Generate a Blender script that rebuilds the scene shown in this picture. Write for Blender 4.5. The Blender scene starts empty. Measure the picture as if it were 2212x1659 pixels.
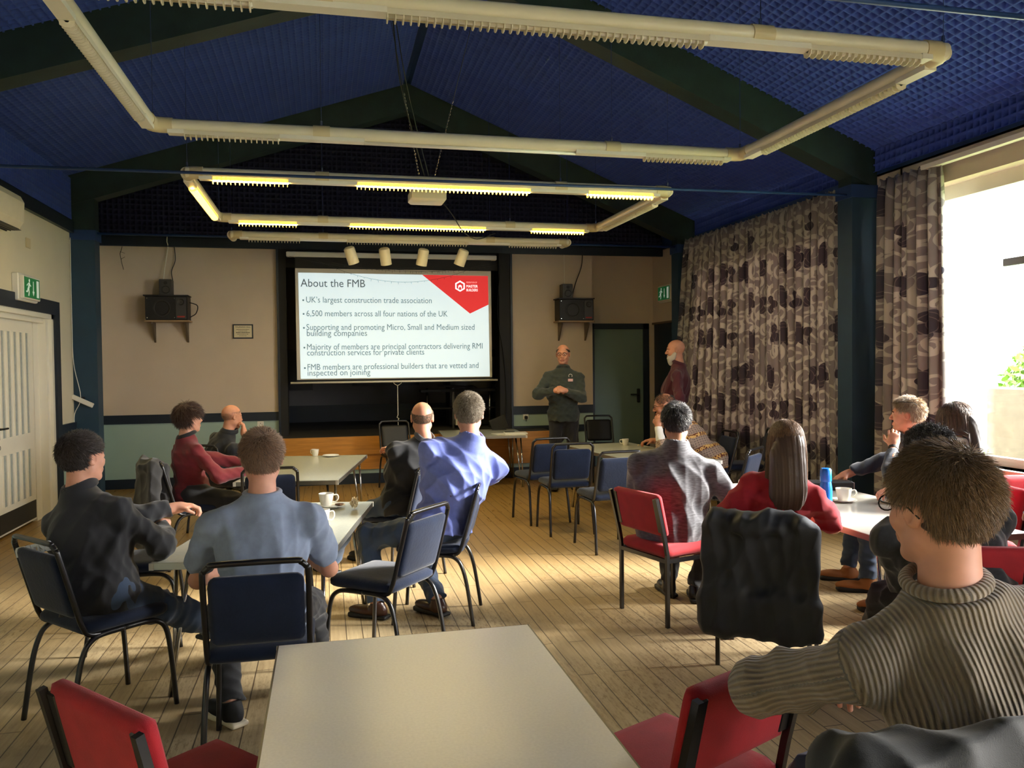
import bpy, math, random
import numpy as np
from mathutils import Matrix, Vector
S = bpy.context.scene
COL = S.collection
rnd = random.Random(7)

# ---------------------------------------------------------------- camera, world, lights, exposure
def cam_axes(y, p, r):
    f = np.array([math.sin(y)*math.cos(p), math.cos(y)*math.cos(p), math.sin(p)])
    rt = np.array([math.cos(y), -math.sin(y), 0.0]); up = np.cross(rt, f)
    return rt*math.cos(r)+up*math.sin(r), -rt*math.sin(r)+up*math.cos(r), f
CR, CU, CF = cam_axes(math.radians(12.95), math.radians(-1.48), math.radians(-0.62))
cd = bpy.data.cameras.new('camera'); cam = bpy.data.objects.new('camera', cd); COL.objects.link(cam)
cam.matrix_world = Matrix(((CR[0], CU[0], -CF[0], 0), (CR[1], CU[1], -CF[1], 0), (CR[2], CU[2], -CF[2], 1.65), (0, 0, 0, 1)))
cd.sensor_fit = 'HORIZONTAL'; cd.sensor_width = 36.0; cd.lens = 1750.0/2212.0*36.0
cd.clip_start = 0.05; cd.clip_end = 300
S.camera = cam

w = bpy.data.worlds.new('world'); S.world = w; w.use_nodes = True
nt = w.node_tree; bg = nt.nodes['Background']
bg.inputs[0].default_value = (0.97, 0.98, 1.0, 1); bg.inputs[1].default_value = 13.0
sun = bpy.data.lights.new('sun', 'SUN'); sun.energy = 22.0; sun.angle = math.radians(16); sun.color = (1.0, 0.95, 0.86)
so = bpy.data.objects.new('sun', sun); COL.objects.link(so)
sd = Vector((-0.90, 0.16, -0.37)).normalized()      # direction the sunlight travels
so.rotation_euler = sd.to_track_quat('-Z', 'Y').to_euler()
def portal(x, y0, y1, z0, z1):
    l = bpy.data.lights.new('window_portal', 'AREA'); l.shape = 'RECTANGLE'; l.size = y1-y0; l.size_y = z1-z0
    l.cycles.is_portal = True
    o = bpy.data.objects.new('window_portal', l); COL.objects.link(o)
    o.matrix_world = Matrix(((0, 0, 1, x), (1, 0, 0, (y0+y1)/2), (0, 1, 0, (z0+z1)/2), (0, 0, 0, 1)))
portal(5.42, 3.45, 6.35, 0.85, 3.12); portal(5.42, -0.6, 2.55, 0.85, 3.12); portal(5.42, 7.45, 9.95, 0.85, 3.05)
S.view_settings.view_transform = 'Standard'; S.view_settings.look = 'None'
S.view_settings.gamma = 1.0; S.view_settings.use_curve_mapping = False
S.view_settings.exposure = 0.76
S.cycles.use_denoising = True
S.cycles.max_bounces = 8; S.cycles.diffuse_bounces = 5; S.cycles.glossy_bounces = 3; S.cycles.transmission_bounces = 4
S.cycles.sample_clamp_indirect = 6.0; S.cycles.caustics_reflective = False; S.cycles.caustics_refractive = False

# ---------------------------------------------------------------- helpers
def lin(c):
    return tuple(((v/255.0)/12.92 if v/255.0 <= 0.04045 else (((v/255.0)+0.055)/1.055)**2.4) for v in c)
class NT:
    """tiny node-tree writer"""
    def __init__(s, m): s.t = m.node_tree; s.n = s.t.nodes
    def node(s, typ, **kw):
        n = s.n.new(typ)
        for k, v in kw.items():
            if k.startswith('i_'): 
                key = k[2:]; key = int(key) if key.isdigit() else key.replace('_', ' ')
                n.inputs[key].default_value = v
            else: setattr(n, k, v)
        return n
    def link(s, a, b): s.t.links.new(a, b)
    def math(s, op, a, b=None, clamp=False):
        n = s.n.new('ShaderNodeMath'); n.operation = op; n.use_clamp = clamp
        for i, v in enumerate((a, b)):
            if v is None: continue
            if isinstance(v, (int, float)): n.inputs[i].default_value = v
            else: s.link(v, n.inputs[i])
        return n.outputs[0]
    def mix(s, f, a, b):
        n = s.n.new('ShaderNodeMix'); n.data_type = 'RGBA'
        for i, v in ((0, f), (6, a), (7, b)):
            if isinstance(v, (int, float)): n.inputs[i].default_value = v
            elif isinstance(v, tuple): n.inputs[i].default_value = v if len(v) == 4 else v+(1,)
            else: s.link(v, n.inputs[i])
        return n.outputs[2]
    def ramp(s, v, stops):
        n = s.n.new('ShaderNodeValToRGB'); e = n.color_ramp.elements
        while len(e) < len(stops): e.new(0.5)
        for i, (p, c) in enumerate(stops):
            e[i].position = p; e[i].color = c if len(c) == 4 else tuple(c)+(1,)
        s.link(v, n.inputs[0]); return n.outputs[0]
_mats = {}
def mat(name, rgb, rough=0.6, metal=0.0, noise=0.0, nscale=20.0, bump=0.0, bscale=200.0, spec=0.5, sheen=0.0, emit=None, estr=0.0, stretch=None, sss=0.0, subtle=None):
    if name in _mats: return _mats[name]
    m = bpy.data.materials.new(name); m.use_nodes = True; _mats[name] = m
    N = NT(m); b = N.n['Principled BSDF']
    c = lin(rgb)
    b.inputs['Base Color'].default_value = c+(1,); b.inputs['Roughness'].default_value = rough
    b.inputs['Metallic'].default_value = metal; b.inputs['Specular IOR Level'].default_value = spec
    if sheen: b.inputs['Sheen Weight'].default_value = sheen; b.inputs['Sheen Roughness'].default_value = 0.5
    if sss:
        b.inputs['Subsurface Weight'].default_value = sss; b.inputs['Subsurface Radius'].default_value = (0.012, 0.004, 0.002)
        b.inputs['Subsurface Scale'].default_value = 1.0
    if emit: b.inputs['Emission Color'].default_value = lin(emit)+(1,); b.inputs['Emission Strength'].default_value = estr
    if noise or bump:
        tc = N.node('ShaderNodeTexCoord'); src = tc.outputs['Object']
        if stretch:
            mp = N.node('ShaderNodeMapping'); mp.inputs['Scale'].default_value = stretch; N.link(src, mp.inputs[0]); src = mp.outputs[0]
        if noise:
            t = N.node('ShaderNodeTexNoise', i_Scale=nscale, i_Detail=4.0); N.link(src, t.inputs['Vector'])
            lo = tuple(max(0, v*(1-noise)) for v in c); hi = tuple(min(1, v*(1+noise)) for v in c)
            N.link(N.ramp(t.outputs[0], [(0.3, lo), (0.7, hi)]), b.inputs['Base Color'])
        if bump:
            t = N.node('ShaderNodeTexNoise', i_Scale=bscale, i_Detail=3.0); N.link(src, t.inputs['Vector'])
            bp = N.node('ShaderNodeBump', i_Strength=bump, i_Distance=0.01); N.link(t.outputs[0], bp.inputs['Height']); N.link(bp.outputs[0], b.inputs['Normal'])
    return m

def wloc(o):
    v = Vector((0, 0, 0))
    while o is not None: v += o.location; o = o.parent
    return v
def mesh_obj(name, V, F, mats, parent=None, smooth=False, world=False, midx=None, loc=None):
    me = bpy.data.meshes.new(name)
    V = np.asarray(V, dtype=np.float64).reshape(-1, 3)
    if world and parent is not None: V = V-np.array(wloc(parent))
    if isinstance(F, np.ndarray):
        k = F.shape[1]; n = len(F)
        me.vertices.add(len(V)); me.vertices.foreach_set('co', V.astype(np.float32).ravel())
        me.loops.add(n*k); me.loops.foreach_set('vertex_index', F.astype(np.int32).ravel())
        me.polygons.add(n); me.polygons.foreach_set('loop_start', np.arange(0, n*k, k, dtype=np.int32))
        me.polygons.foreach_set('loop_total', np.full(n, k, dtype=np.int32))
        me.update(calc_edges=True)
    else:
        me.from_pydata([tuple(v) for v in V], [], F)
    if not isinstance(mats, (list, tuple)): mats = [mats]
    for m in mats: me.materials.append(m)
    if midx is not None: me.polygons.foreach_set('material_index', np.asarray(midx, dtype=np.int32))
    if smooth: me.polygons.foreach_set('use_smooth', np.ones(len(me.polygons), dtype=bool))
    me.update()
    o = bpy.data.objects.new(name, me); COL.objects.link(o)
    if parent is not None: o.parent = parent
    if loc is not None: o.location = loc
    return o
def tag(o, label=None, cat=None, group=None, kind=None):
    if label: o['label'] = label
    if cat: o['category'] = cat
    if group: o['group'] = group
    if kind: o['kind'] = kind
    return o
def thing(name, label, cat, loc=(0, 0, 0), rz=0.0, group=None):
    o = bpy.data.objects.new(name, None); COL.objects.link(o); o.empty_display_size = 0.1
    o.location = loc; o.rotation_euler = (0, 0, rz)
    return tag(o, label, cat, group)
class MB:
    """collects shapes for ONE mesh"""
    def __init__(s): s.V = []; s.F = []; s.M = []; s.n = 0; s.mi = 0
    def add(s, V, F):
        V = [tuple(map(float, v)) for v in V]; s.V += V
        for f in F: s.F.append(tuple(i+s.n for i in f)); s.M.append(s.mi)
        s.n += len(V); return s
    def box(s, x0, x1, y0, y1, z0, z1, rz=0.0, bev=0.0):
        cx, cy = (x0+x1)/2, (y0+y1)/2; c, n = math.cos(rz), math.sin(rz)
        if bev > 0:
            b = min(bev, (x1-x0)*.45, (y1-y0)*.45, (z1-z0)*.45)
            V = []; 
            for zz, k in ((z0, b), (z0+b, 0), (z1-b, 0), (z1, b)):
                X0, X1, Y0, Y1 = x0+k, x1-k, y0+k, y1-k
                q = b*0.7
                for p in ((X0+q, Y0), (X1-q, Y0), (X1, Y0+q), (X1, Y1-q), (X1-q, Y1), (X0+q, Y1), (X0, Y1-q), (X0, Y0+q)): V.append((p[0], p[1], zz))
            F = [tuple(range(7, -1, -1)), tuple(range(24, 32))]
            for r in range(3):
                for i in range(8): j = (i+1) % 8; F.append((r*8+i, r*8+j, r*8+8+j, r*8+8+i))
        else:
            V = [(x, y, z) for z in (z0, z1) for x, y in ((x0, y0), (x1, y0), (x1, y1), (x0, y1))]
            F = [(3, 2, 1, 0), (4, 5, 6, 7), (0, 1, 5, 4), (1, 2, 6, 5), (2, 3, 7, 6), (3, 0, 4, 7)]
        if rz: V = [(cx+(x-cx)*c-(y-cy)*n, cy+(x-cx)*n+(y-cy)*c, z) for x, y, z in V]
        return s.add(V, F)
    def prism(s, P, d):
        """polygon P (3d points) extruded by vector d"""
        k = len(P); V = [tuple(p) for p in P]+[tuple(np.array(p)+np.array(d)) for p in P]
        F = [tuple(range(k-1, -1, -1)), tuple(range(k, 2*k))]
        for i in range(k): j = (i+1) % k; F.append((i, j, k+j, k+i))
        return s.add(V, F)
    def tube(s, P, r, n=8, closed=False, cap=True, flat=1.0, ref=None):
        P = [np.array(p, float) for p in P]; m = len(P); R = r if isinstance(r, (list, tuple)) else [r]*m
        V = []; up = None
        for i in range(m):
            a = P[(i-1) % m] if (closed or i > 0) else P[i]; b = P[(i+1) % m] if (closed or i < m-1) else P[i]
            t = b-a; t = t/(np.linalg.norm(t)+1e-12)
            if up is None:
                up = np.array(ref, float) if ref is not None else (np.array([0, 0, 1.0]) if abs(t[2]) < 0.9 else np.array([1.0, 0, 0]))
            u = up-t*np.dot(up, t); u /= (np.linalg.norm(u)+1e-12); v = np.cross(t, u); up = u
            for k in range(n):
                a_ = 2*math.pi*k/n+math.pi/n
                V.append(P[i]+R[i]*(u*math.cos(a_)*flat+v*math.sin(a_)))
        F = []
        for i in range(m if closed else m-1):
            j = (i+1) % m
            for k in range(n): l = (k+1) % n; F.append((i*n+k, i*n+l, j*n+l, j*n+k))
        if cap and not closed: F += [tuple(range(n-1, -1, -1)), tuple(range((m-1)*n, m*n))]
        return s.add(V, F)
    def lathe(s, prof, c=(0, 0, 0), n=24, axis='z'):
        V = []; F = []; m = len(prof)
        for r, z in prof:
            for k in range(n):
                a = 2*math.pi*k/n; p = (r*math.cos(a), r*math.sin(a), z)
                if axis == 'y': p = (p[0], p[2], p[1])
                if axis == 'x': p = (p[2], p[0], p[1])
                V.append((c[0]+p[0], c[1]+p[1], c[2]+p[2]))
        for i in range(m-1):
            for k in range(n): l = (k+1) % n; F.append((i*n+k, i*n+l, (i+1)*n+l, (i+1)*n+k))
        return s.add(V, F)
    def xf(s, M, start=0):
        for i in range(start, s.n):
            v = M @ Vector(s.V[i]); s.V[i] = (v.x, v.y, v.z)
        return s
    def build(s, name, mats, parent=None, smooth=False, world=False, loc=None, bevel=0.0):
        o = mesh_obj(name, s.V, s.F, mats, parent, smooth, world, s.M if isinstance(mats, (list, tuple)) and len(mats) > 1 else None, loc)
        if smooth == 'auto':
            o.data.polygons.foreach_set('use_smooth', np.ones(len(o.data.polygons), dtype=bool))
            o.data.set_sharp_from_angle(angle=math.radians(40))
        if bevel:
            b = o.modifiers.new('bevel', 'BEVEL'); b.width = bevel; b.segments = 2; b.limit_method = 'ANGLE'
        return o
def arc(c, r, a0, a1, n, plane='xz'):
    out = []
    for i in range(n+1):
        a = a0+(a1-a0)*i/n; u, v = r*math.cos(a), r*math.sin(a)
        out.append((c[0]+u, c[1], c[2]+v) if plane == 'xz' else ((c[0], c[1]+u, c[2]+v) if plane == 'yz' else (c[0]+u, c[1]+v, c[2])))
    return out
def smooth_path(P, k=6, closed=False):
    P = [np.array(p, float) for p in P]; n = len(P); out = []
    for i in range(n if closed else n-1):
        p0 = P[(i-1) % n] if (closed or i > 0) else P[i]; p1 = P[i]; p2 = P[(i+1) % n]; p3 = P[(i+2) % n] if (closed or i < n-2) else p2
        for j in range(k):
            t = j/k
            out.append(0.5*((2*p1)+(-p0+p2)*t+(2*p0-5*p1+4*p2-p3)*t*t+(-p0+3*p1-3*p2+p3)*t**3))
    if not closed: out.append(P[-1])
    return out
def text_mesh(txt, size, name, m, parent, M, ext=0.0006, align='LEFT', bold=0.0, sx=1.0):
    c = bpy.data.curves.new(name, 'FONT'); c.body = txt; c.size = size; c.align_x = align; c.extrude = ext; c.offset = bold
    c.resolution_u = 3
    o = bpy.data.objects.new('tmp', c); COL.objects.link(o)
    dg = bpy.context.evaluated_depsgraph_get(); me = bpy.data.meshes.new_from_object(o.evaluated_get(dg))
    bpy.data.objects.remove(o); me.transform(Matrix.Diagonal((sx, 1, 1, 1))); me.transform(M)
    me.materials.clear(); me.materials.append(m)
    ob = bpy.data.objects.new(name, me); COL.objects.link(ob)
    if parent is not None: ob.parent = parent
    return ob
def copy_tree(o, parent=None):
    c = o.copy(); COL.objects.link(c); c.parent = parent
    for ch in list(o.children): copy_tree(ch, c)
    return c
# ---------------------------------------------------------------- room dimensions (metres)
XL, XR, YB, YF = -2.95, 5.14, 11.85, -4.6
RX, RZ, EL, ER = 1.1, 5.27, 3.92, 3.60      # ridge and eaves
YA, YP, YC = 10.65, 6.77, 2.89              # the portal frames
HB = 3.28                                    # eave beam underside
def slope(x): return RZ-(RX-x)*(RZ-EL)/(RX-XL) if x < RX else RZ-(x-RX)*(RZ-ER)/(XR-RX)

m_wall = mat('magnolia_paint', (200, 184, 164), 0.75, noise=0.04, nscale=2.5, bump=0.08, bscale=90)
m_wallL = mat('cream_paint', (216, 208, 182), 0.7, noise=0.04, nscale=2.0, bump=0.1, bscale=90)
m_green = mat('pale_green_paint', (158, 182, 172), 0.6, noise=0.03, nscale=3, bump=0.05)
m_navy = mat('navy_gloss_paint', (22, 34, 48), 0.45, noise=0.12, nscale=6)
m_post = mat('blue_green_steel_paint', (32, 60, 80), 0.5, noise=0.1, nscale=5)
m_raft = mat('dark_green_timber_stain', (22, 42, 42), 0.6, noise=0.25, nscale=7, bump=0.1, bscale=60)
m_blue = mat('blue_trim_paint', (28, 56, 104), 0.5, noise=0.08, nscale=8)
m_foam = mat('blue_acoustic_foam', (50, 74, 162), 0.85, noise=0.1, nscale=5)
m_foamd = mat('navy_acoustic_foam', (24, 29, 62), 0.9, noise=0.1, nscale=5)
m_white = mat('white_gloss_paint', (232, 228, 212), 0.4, noise=0.03, nscale=4)
m_black = mat('matt_black', (14, 14, 16), 0.7)
m_blackm = mat('black_steel', (16, 16, 18), 0.32, spec=0.6)
m_chrome = mat('chrome_steel', (200, 198, 192), 0.18, metal=1.0)
m_wpl = mat('white_plastic', (225, 222, 210), 0.4)
m_wire = mat('black_cable', (12, 12, 13), 0.5)
m_cream = mat('cream_enamel', (222, 214, 188), 0.35, noise=0.03, nscale=10)
m_tape = mat('beige_collar_plastic', (205, 190, 150), 0.5)
m_wood = mat('varnished_pine', (190, 132, 58), 0.4, noise=0.18, nscale=3, stretch=(1, 8, 14))
m_carpet = mat('dark_grey_stage_boards', (52, 50, 48), 0.8, noise=0.2, nscale=6, stretch=(1, 6, 1))

def struct(o, lab=None): return tag(o, lab, None, None, 'structure')

# floor: narrow strip boards running away from the camera, worn in the middle of the room
def floor_material():
    m = bpy.data.materials.new('worn_strip_boards'); m.use_nodes = True; N = NT(m); b = N.n['Principled BSDF']
    tc = N.node('ShaderNodeTexCoord'); mp = N.node('ShaderNodeMapping'); mp.inputs['Rotation'].default_value = (0, 0, math.radians(90)); N.link(tc.outputs['Object'], mp.inputs[0])
    br = N.node('ShaderNodeTexBrick', offset=0.37, i_Scale=1.0, i_Mortar_Size=0.0035, i_Mortar_Smooth=0.3, i_Bias=0.0, i_Brick_Width=1.35, i_Row_Height=0.098)
    br.inputs['Color1'].default_value = (0, 0, 0, 1); br.inputs['Color2'].default_value = (1, 1, 1, 1); br.inputs['Mortar'].default_value = (0.5, 0.5, 0.5, 1)
    N.link(mp.outputs[0], br.inputs['Vector'])
    # wear: bigger in front of the camera, patchy
    sep = N.node('ShaderNodeSeparateXYZ'); N.link(tc.outputs['Object'], sep.inputs[0])
    n1 = N.node('ShaderNodeTexNoise', i_Scale=0.55, i_Detail=5.0, i_Roughness=0.6); N.link(tc.outputs['Object'], n1.inputs['Vector'])
    g = N.node('ShaderNodeMapRange', i_1=8.2, i_2=5.0, i_3=0.0, i_4=1.0); N.link(sep.outputs[1], g.inputs[0])
    wear = N.math('MULTIPLY', g.outputs[0], N.math('ADD', N.math('MULTIPLY', n1.outputs[0], 0.9), 0.35), True)
    st = N.node('ShaderNodeMapping'); st.inputs['Scale'].default_value = (30, 1.6, 1); N.link(tc.outputs['Object'], st.inputs[0])
    gr = N.node('ShaderNodeTexNoise', i_Scale=1.6, i_Detail=6.0, i_Roughness=0.65, i_Distortion=0.6); N.link(st.outputs[0], gr.inputs['Vector'])
    grain = gr.outputs[0]
    varn = N.mix(grain, lin((124, 92, 46)), lin((190, 156, 88)))
    varn = N.mix(N.math('MULTIPLY', br.outputs[0], 0.5), varn, lin((158, 122, 64)))
    worn = N.mix(grain, lin((128, 106, 76)), lin((226, 210, 172)))
    worn = N.mix(N.math('MULTIPLY', br.outputs[0], 0.4), worn, lin((150, 130, 98)))
    # fine dark scuffs that break through on the worn boards
    sc = N.node('ShaderNodeMapping'); sc.inputs['Scale'].default_value = (26, 6, 1); N.link(tc.outputs['Object'], sc.inputs[0])
    n2 = N.node('ShaderNodeTexNoise', i_Scale=2.2, i_Detail=9.0, i_Roughness=0.8); N.link(sc.outputs[0], n2.inputs['Vector'])
    n3 = N.node('ShaderNodeTexNoise', i_Scale=1.1, i_Detail=3.0); N.link(tc.outputs['Object'], n3.inputs['Vector'])
    sm = N.node('ShaderNodeMapRange', i_1=0.50, i_2=0.60, i_3=0.0, i_4=0.75); N.link(n2.outputs[0], sm.inputs[0])
    pm = N.node('ShaderNodeMapRange', i_1=0.42, i_2=0.6, i_3=0.1, i_4=1.0); N.link(n3.outputs[0], pm.inputs[0])
    worn = N.mix(N.math('MULTIPLY', sm.outputs[0], pm.outputs[0]), worn, lin((92, 68, 42)))
    c = N.mix(wear, varn, worn)
    c = N.mix(N.math('MULTIPLY', br.outputs['Fac'], 0.85), c, lin((58, 40, 24)))
    N.link(c, b.inputs['Base Color'])
    r = N.math('ADD', N.math('MULTIPLY', wear, 0.22), N.math('ADD', N.math('MULTIPLY', grain, 0.2), 0.2)); N.link(r, b.inputs['Roughness'])
    bp = N.node('ShaderNodeBump', i_Strength=0.5, i_Distance=0.004); N.link(N.math('SUBTRACT', N.math('MULTIPLY', grain, 0.25), br.outputs['Fac']), bp.inputs['Height']); N.link(bp.outputs[0], b.inputs['Normal'])
    return m
struct(MB().box(XL-.3, XR+.3, YF, 12.4, -0.1, 0).build('floor', floor_material()), 'worn narrow timber strip floor')

# left wall with the double-door opening (Y 7.74..9.58)
DL0, DL1, DTOP = 7.42, 9.95, 2.24
b = MB()
for y0, y1, z0, z1 in ((YF, DL0, 1.0, HB), (DL1, YB, 1.0, HB), (DL0, DL1, DTOP, HB)): b.box(XL-.2, XL, y0, y1, z0, z1)
b.mi = 1
for y0, y1 in ((YF, DL0), (DL1, YB)): b.box(XL-.2, XL, y0, y1, 0, 1.0)
struct(b.build('wall_left', [m_wallL, m_green]))
# wall head band above the walls (blue foam tiles on both sides), and the eave boards
struct(MB().box(XL, XL+.05, YF, YA, HB-.02, HB+.12).box(XL, XL+.03, YA, YB, HB, HB+.12).build('trim_1', m_navy))
struct(MB().box(XL-.2, XL, YF, YB+.2, HB, EL+.05).build('wall_left', m_blue))
struct(MB().box(XR, XR+.3, YF, 12.3, HB+.1, ER+.1).build('wall_right', m_blue))
# dado rails, skirtings
struct(MB().box(XL, XL+.025, YF, DL0-.14, .88, 1.0).box(XL, XL+.025, DL1+.14, YB, .88, 1.0).build('trim_2', m_navy))
struct(MB().box(XL, XL+.02, YF, DL0-.14, 0, .13).box(XL, XL+.02, DL1+.14, YB, 0, .13).build('baseboard_left', m_navy))
# navy architrave round the double door
struct(MB().box(XL, XL+.03, DL1, DL1+.15, 0, DTOP+.15).box(XL, XL+.03, DL0-.15, DL0, 0, DTOP+.15).box(XL, XL+.03, DL0, DL1, DTOP, DTOP+.15).build('trim_3', m_navy))
# back wall: panels either side of the stage opening, recess on the right
SX0, SX1 = -0.62, 2.70
b = MB(); b.box(XL-.2, SX0, YB, YB+.15, 1.0, HB+.1); b.box(SX1, 4.0, YB, YB+.15, 1.0, HB+.1); b.box(3.9, 4.0, YB+.15, 12.3, 1.0, HB+.1)
b.box(4.0, 5.4, 12.2, 12.35, 2.26, HB+.1)
b.mi = 1; b.box(XL-.2, SX0, YB, YB+.15, 0, 1.0); b.box(SX1, 4.0, YB, YB+.15, 0, 1.0); b.box(3.9, 4.0, YB+.15, 12.3, 0, 1.0)
b.mi = 2; b.box(SX0-.02, SX1+.02, YB, YB+.15, 3.28, HB+.1)
struct(b.build('wall_back', [m_wall, m_green, m_black]))
struct(MB().box(XL, SX0, YB-.02, YB, .88, 1.0).box(SX1, 4.0, YB-.02, YB, .88, 1.0).box(SX1, 4.0, YB-.02, YB, .60, .70).build('trim_4', m_navy))
struct(MB().box(XL, SX0, YB-.02, YB, 0, .13).box(3.2, 4.0, YB-.02, YB, 0, .13).build('baseboard_back', m_navy))
struct(MB().box(XL, XR, YB-.06, YB, HB, HB+.12).build('trim_5', m_navy))
# gable above the beam: board plus egg-crate foam
gv = [(XL-.2, YB, HB+.1), (XR+.2, YB, HB+.1), (XR+.2, YB, slope(XR)+.2), (RX, YB, RZ+.2), (XL-.2, YB, slope(XL)+.2)]
struct(MB().prism(gv, (0, .15, 0)).build('wall_gable', m_navy))

def egg_crate(inside, P0, U, V, Nn, nu, nv, c=0.07, h=0.05, w=0.011):
    """grid of square foam cells: ridges of height h round square pits, in the plane P0 + u U + v V, raised along Nn"""
    U = np.array(U, float); V = np.array(V, float); Nn = np.array(Nn, float); P0 = np.array(P0, float)
    ii, jj = np.meshgrid(np.arange(nu), np.arange(nv), indexing='ij'); ii = ii.ravel(); jj = jj.ravel()
    cu = (ii+.5)*c; cv = (jj+.5)*c
    pts = P0+cu[:, None]*U+cv[:, None]*V; k = inside(pts); cu, cv = cu[k], cv[k]
    q = [(-.5, -.5), (.5, -.5), (.5, .5), (-.5, .5)]
    rings = [(0.5, 1.0), (0.5-w/c*.6, 1.0), (0.28, 0.0)]
    vs = []
    for s, hh in rings:
        for a, b_ in q:
            vs.append(P0+(cu+2*a*s*c)[:, None]*U+(cv+2*b_*s*c)[:, None]*V+hh*h*Nn)
    A = np.stack(vs, 1).reshape(-1, 3); n = len(cu); base = (np.arange(n)*12)[:, None]
    f = [(0, 1, 5, 4), (1, 2, 6, 5), (2, 3, 7, 6), (3, 0, 4, 7), (4, 5, 9, 8), (5, 6, 10, 9), (6, 7, 11, 10), (7, 4, 8, 11), (8, 9, 10, 11)]
    F = np.concatenate([base+np.array(x)[None, :] for x in f], 0)
    return A, F
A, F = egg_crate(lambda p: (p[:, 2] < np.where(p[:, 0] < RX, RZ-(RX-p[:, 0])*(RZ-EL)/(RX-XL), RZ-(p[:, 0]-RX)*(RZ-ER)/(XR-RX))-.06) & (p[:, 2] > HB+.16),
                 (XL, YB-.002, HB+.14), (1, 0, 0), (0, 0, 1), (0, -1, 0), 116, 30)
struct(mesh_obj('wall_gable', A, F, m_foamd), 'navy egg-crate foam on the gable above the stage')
# sloping ceilings: board above, foam below, in bays between the portal frames
def ceiling_side(side):
    xe, ze = (XL, EL) if side < 0 else (XR, ER)
    d = np.array([RX-xe, 0, RZ-ze]); L = np.linalg.norm(d); U = d/L
    Nn = np.array([U[2], 0, -U[0]]) if side < 0 else np.array([-abs(U[2]), 0, -abs(U[0])])
    if Nn[2] > 0: Nn = -Nn
    P = np.array([xe, 0, ze]); off = -Nn*.06
    q0, q1 = P-U*.25+off, P+U*(L+.16)+off
    struct(MB().prism([(q0[0], YF, q0[2]), (q1[0], YF, q1[2]), (q1[0], YB+.15, q1[2]), (q0[0], YB+.15, q0[2])], tuple(-Nn*.1)).build('ceiling', m_blue))
    o_ = P-Nn*.055
    nu = int(L/.07); ny = int((YA-.02-YF)/.07)
    A, F = egg_crate(lambda p: np.ones(len(p), bool), (o_[0], YF, o_[2]), U, (0, 1, 0), Nn, nu, ny)
    struct(mesh_obj('ceiling', A, F, m_foam), 'blue egg-crate foam tiles on the sloping ceiling')
    # foam band standing on the side wall
    A, F = egg_crate(lambda p: p[:, 2] < ze, (xe-side*.001, YF, HB+.13 if side < 0 else HB+.14), (0, 1, 0), (0, 0, 1), (-side, 0, 0), ny, int((ze-HB-.05)/.07), h=.04)
    struct(mesh_obj('ceiling', A, F, m_foam), 'blue foam band along the top of the side wall')
ceiling_side(-1); ceiling_side(1)
# purlin-like seams on the ceiling sheets are part of the foam; portal frames follow
def portal_frame(y, n, lab, ztie=(3.17, 3.21), rr=.012, wd=.22):
    b = MB(); dep = .33
    for sgn, x0, x1 in ((-1, XL, RX), (1, RX, XR)):
        a, c_ = (x0, slope(x0)), (x1, slope(x1))
        b.prism([(a[0], y, a[1]-dep), (c_[0], y, c_[1]-dep), (c_[0], y, c_[1]+.03), (a[0], y, a[1]+.03)], (0, wd, 0))
    o = struct(b.build('trim_%d' % n, m_raft), 'dark green rafter pair')
    for nm, x0, x1, dx in (('left', XL, XL+.27, 1), ('right', XR-.27, XR, -1)):
        q = MB(); q.box(x0, x1, y, y+wd, 0, HB+.01)
        o = struct(q.build('trim_%d' % (n+1), m_post), 'dark blue wall post')
        q = MB(); q.box(x0, x1, y+.01, y+wd-.01, HB+.01, slope((x0+x1)/2)-.1); struct(q.build('trim_%d' % (n+1), m_raft))
        q = MB(); q.box(x0-(.02 if dx < 0 else 0), x1+(.02 if dx > 0 else 0), y-.015, y+wd+.01, HB-.10, HB+.02)
        struct(q.build('trim_%d' % (n+2), m_blue), 'blue bracket on the post')
    if lab: tag(MB().tube([(XL+.25, y+.06, ztie[0]), (XR-.25, y+.06, ztie[1])], rr, 8).build('tie_rod', m_blue, smooth=True), lab, 'rod')
portal_frame(YA, 10, 'blue steel tie bar just in front of the stage beam, behind the four spotlights', (3.27, 3.27), .016)
portal_frame(YP, 13, 'thin blue steel tie rod crossing the room beside the lit light frame')
portal_frame(YC, 16, 'thin blue steel tie rod near the top right corner, closest to the camera', (3.12, 3.12))
portal_frame(-1.0, 19, None)
# ---------------------------------------------------------------- stage, doors, windows, curtains, outside
YS = 11.38
b = MB(); b.box(SX0-.02, 3.20, YS, YB+.0, 0.62, 0.66); struct(MB().box(SX0, SX1, YB, 14.5, 0.0, 0.66).build('floor', m_carpet), 'dark stage floor')
st = thing('stage', 'low stage with an orange pine fascia over a pale green front panel', 'stage', (1.2, YS, 0))
b.build('floor_boards', m_carpet, st, world=True)
MB().box(SX0-.02, 3.20, YS-.02, YS, .42, .66).box(3.18, 3.2, YS, YB, .42, .66).box(SX0-.02, 3.2, YS-.005, YS+.02, .2, .42).box(SX0-.02, 3.2, YS-.025, YS-.005, .405, .42).build('fascia', m_wood, st, world=True)
MB().box(SX0-.02, 3.20, YS+.03, YS+.05, .13, .42).build('front_panel', m_green, st, world=True)
MB().box(SX0-.02, 3.20, YS+.01, YS+.05, 0, .14).build('skirting', m_navy, st, world=True)
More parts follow.
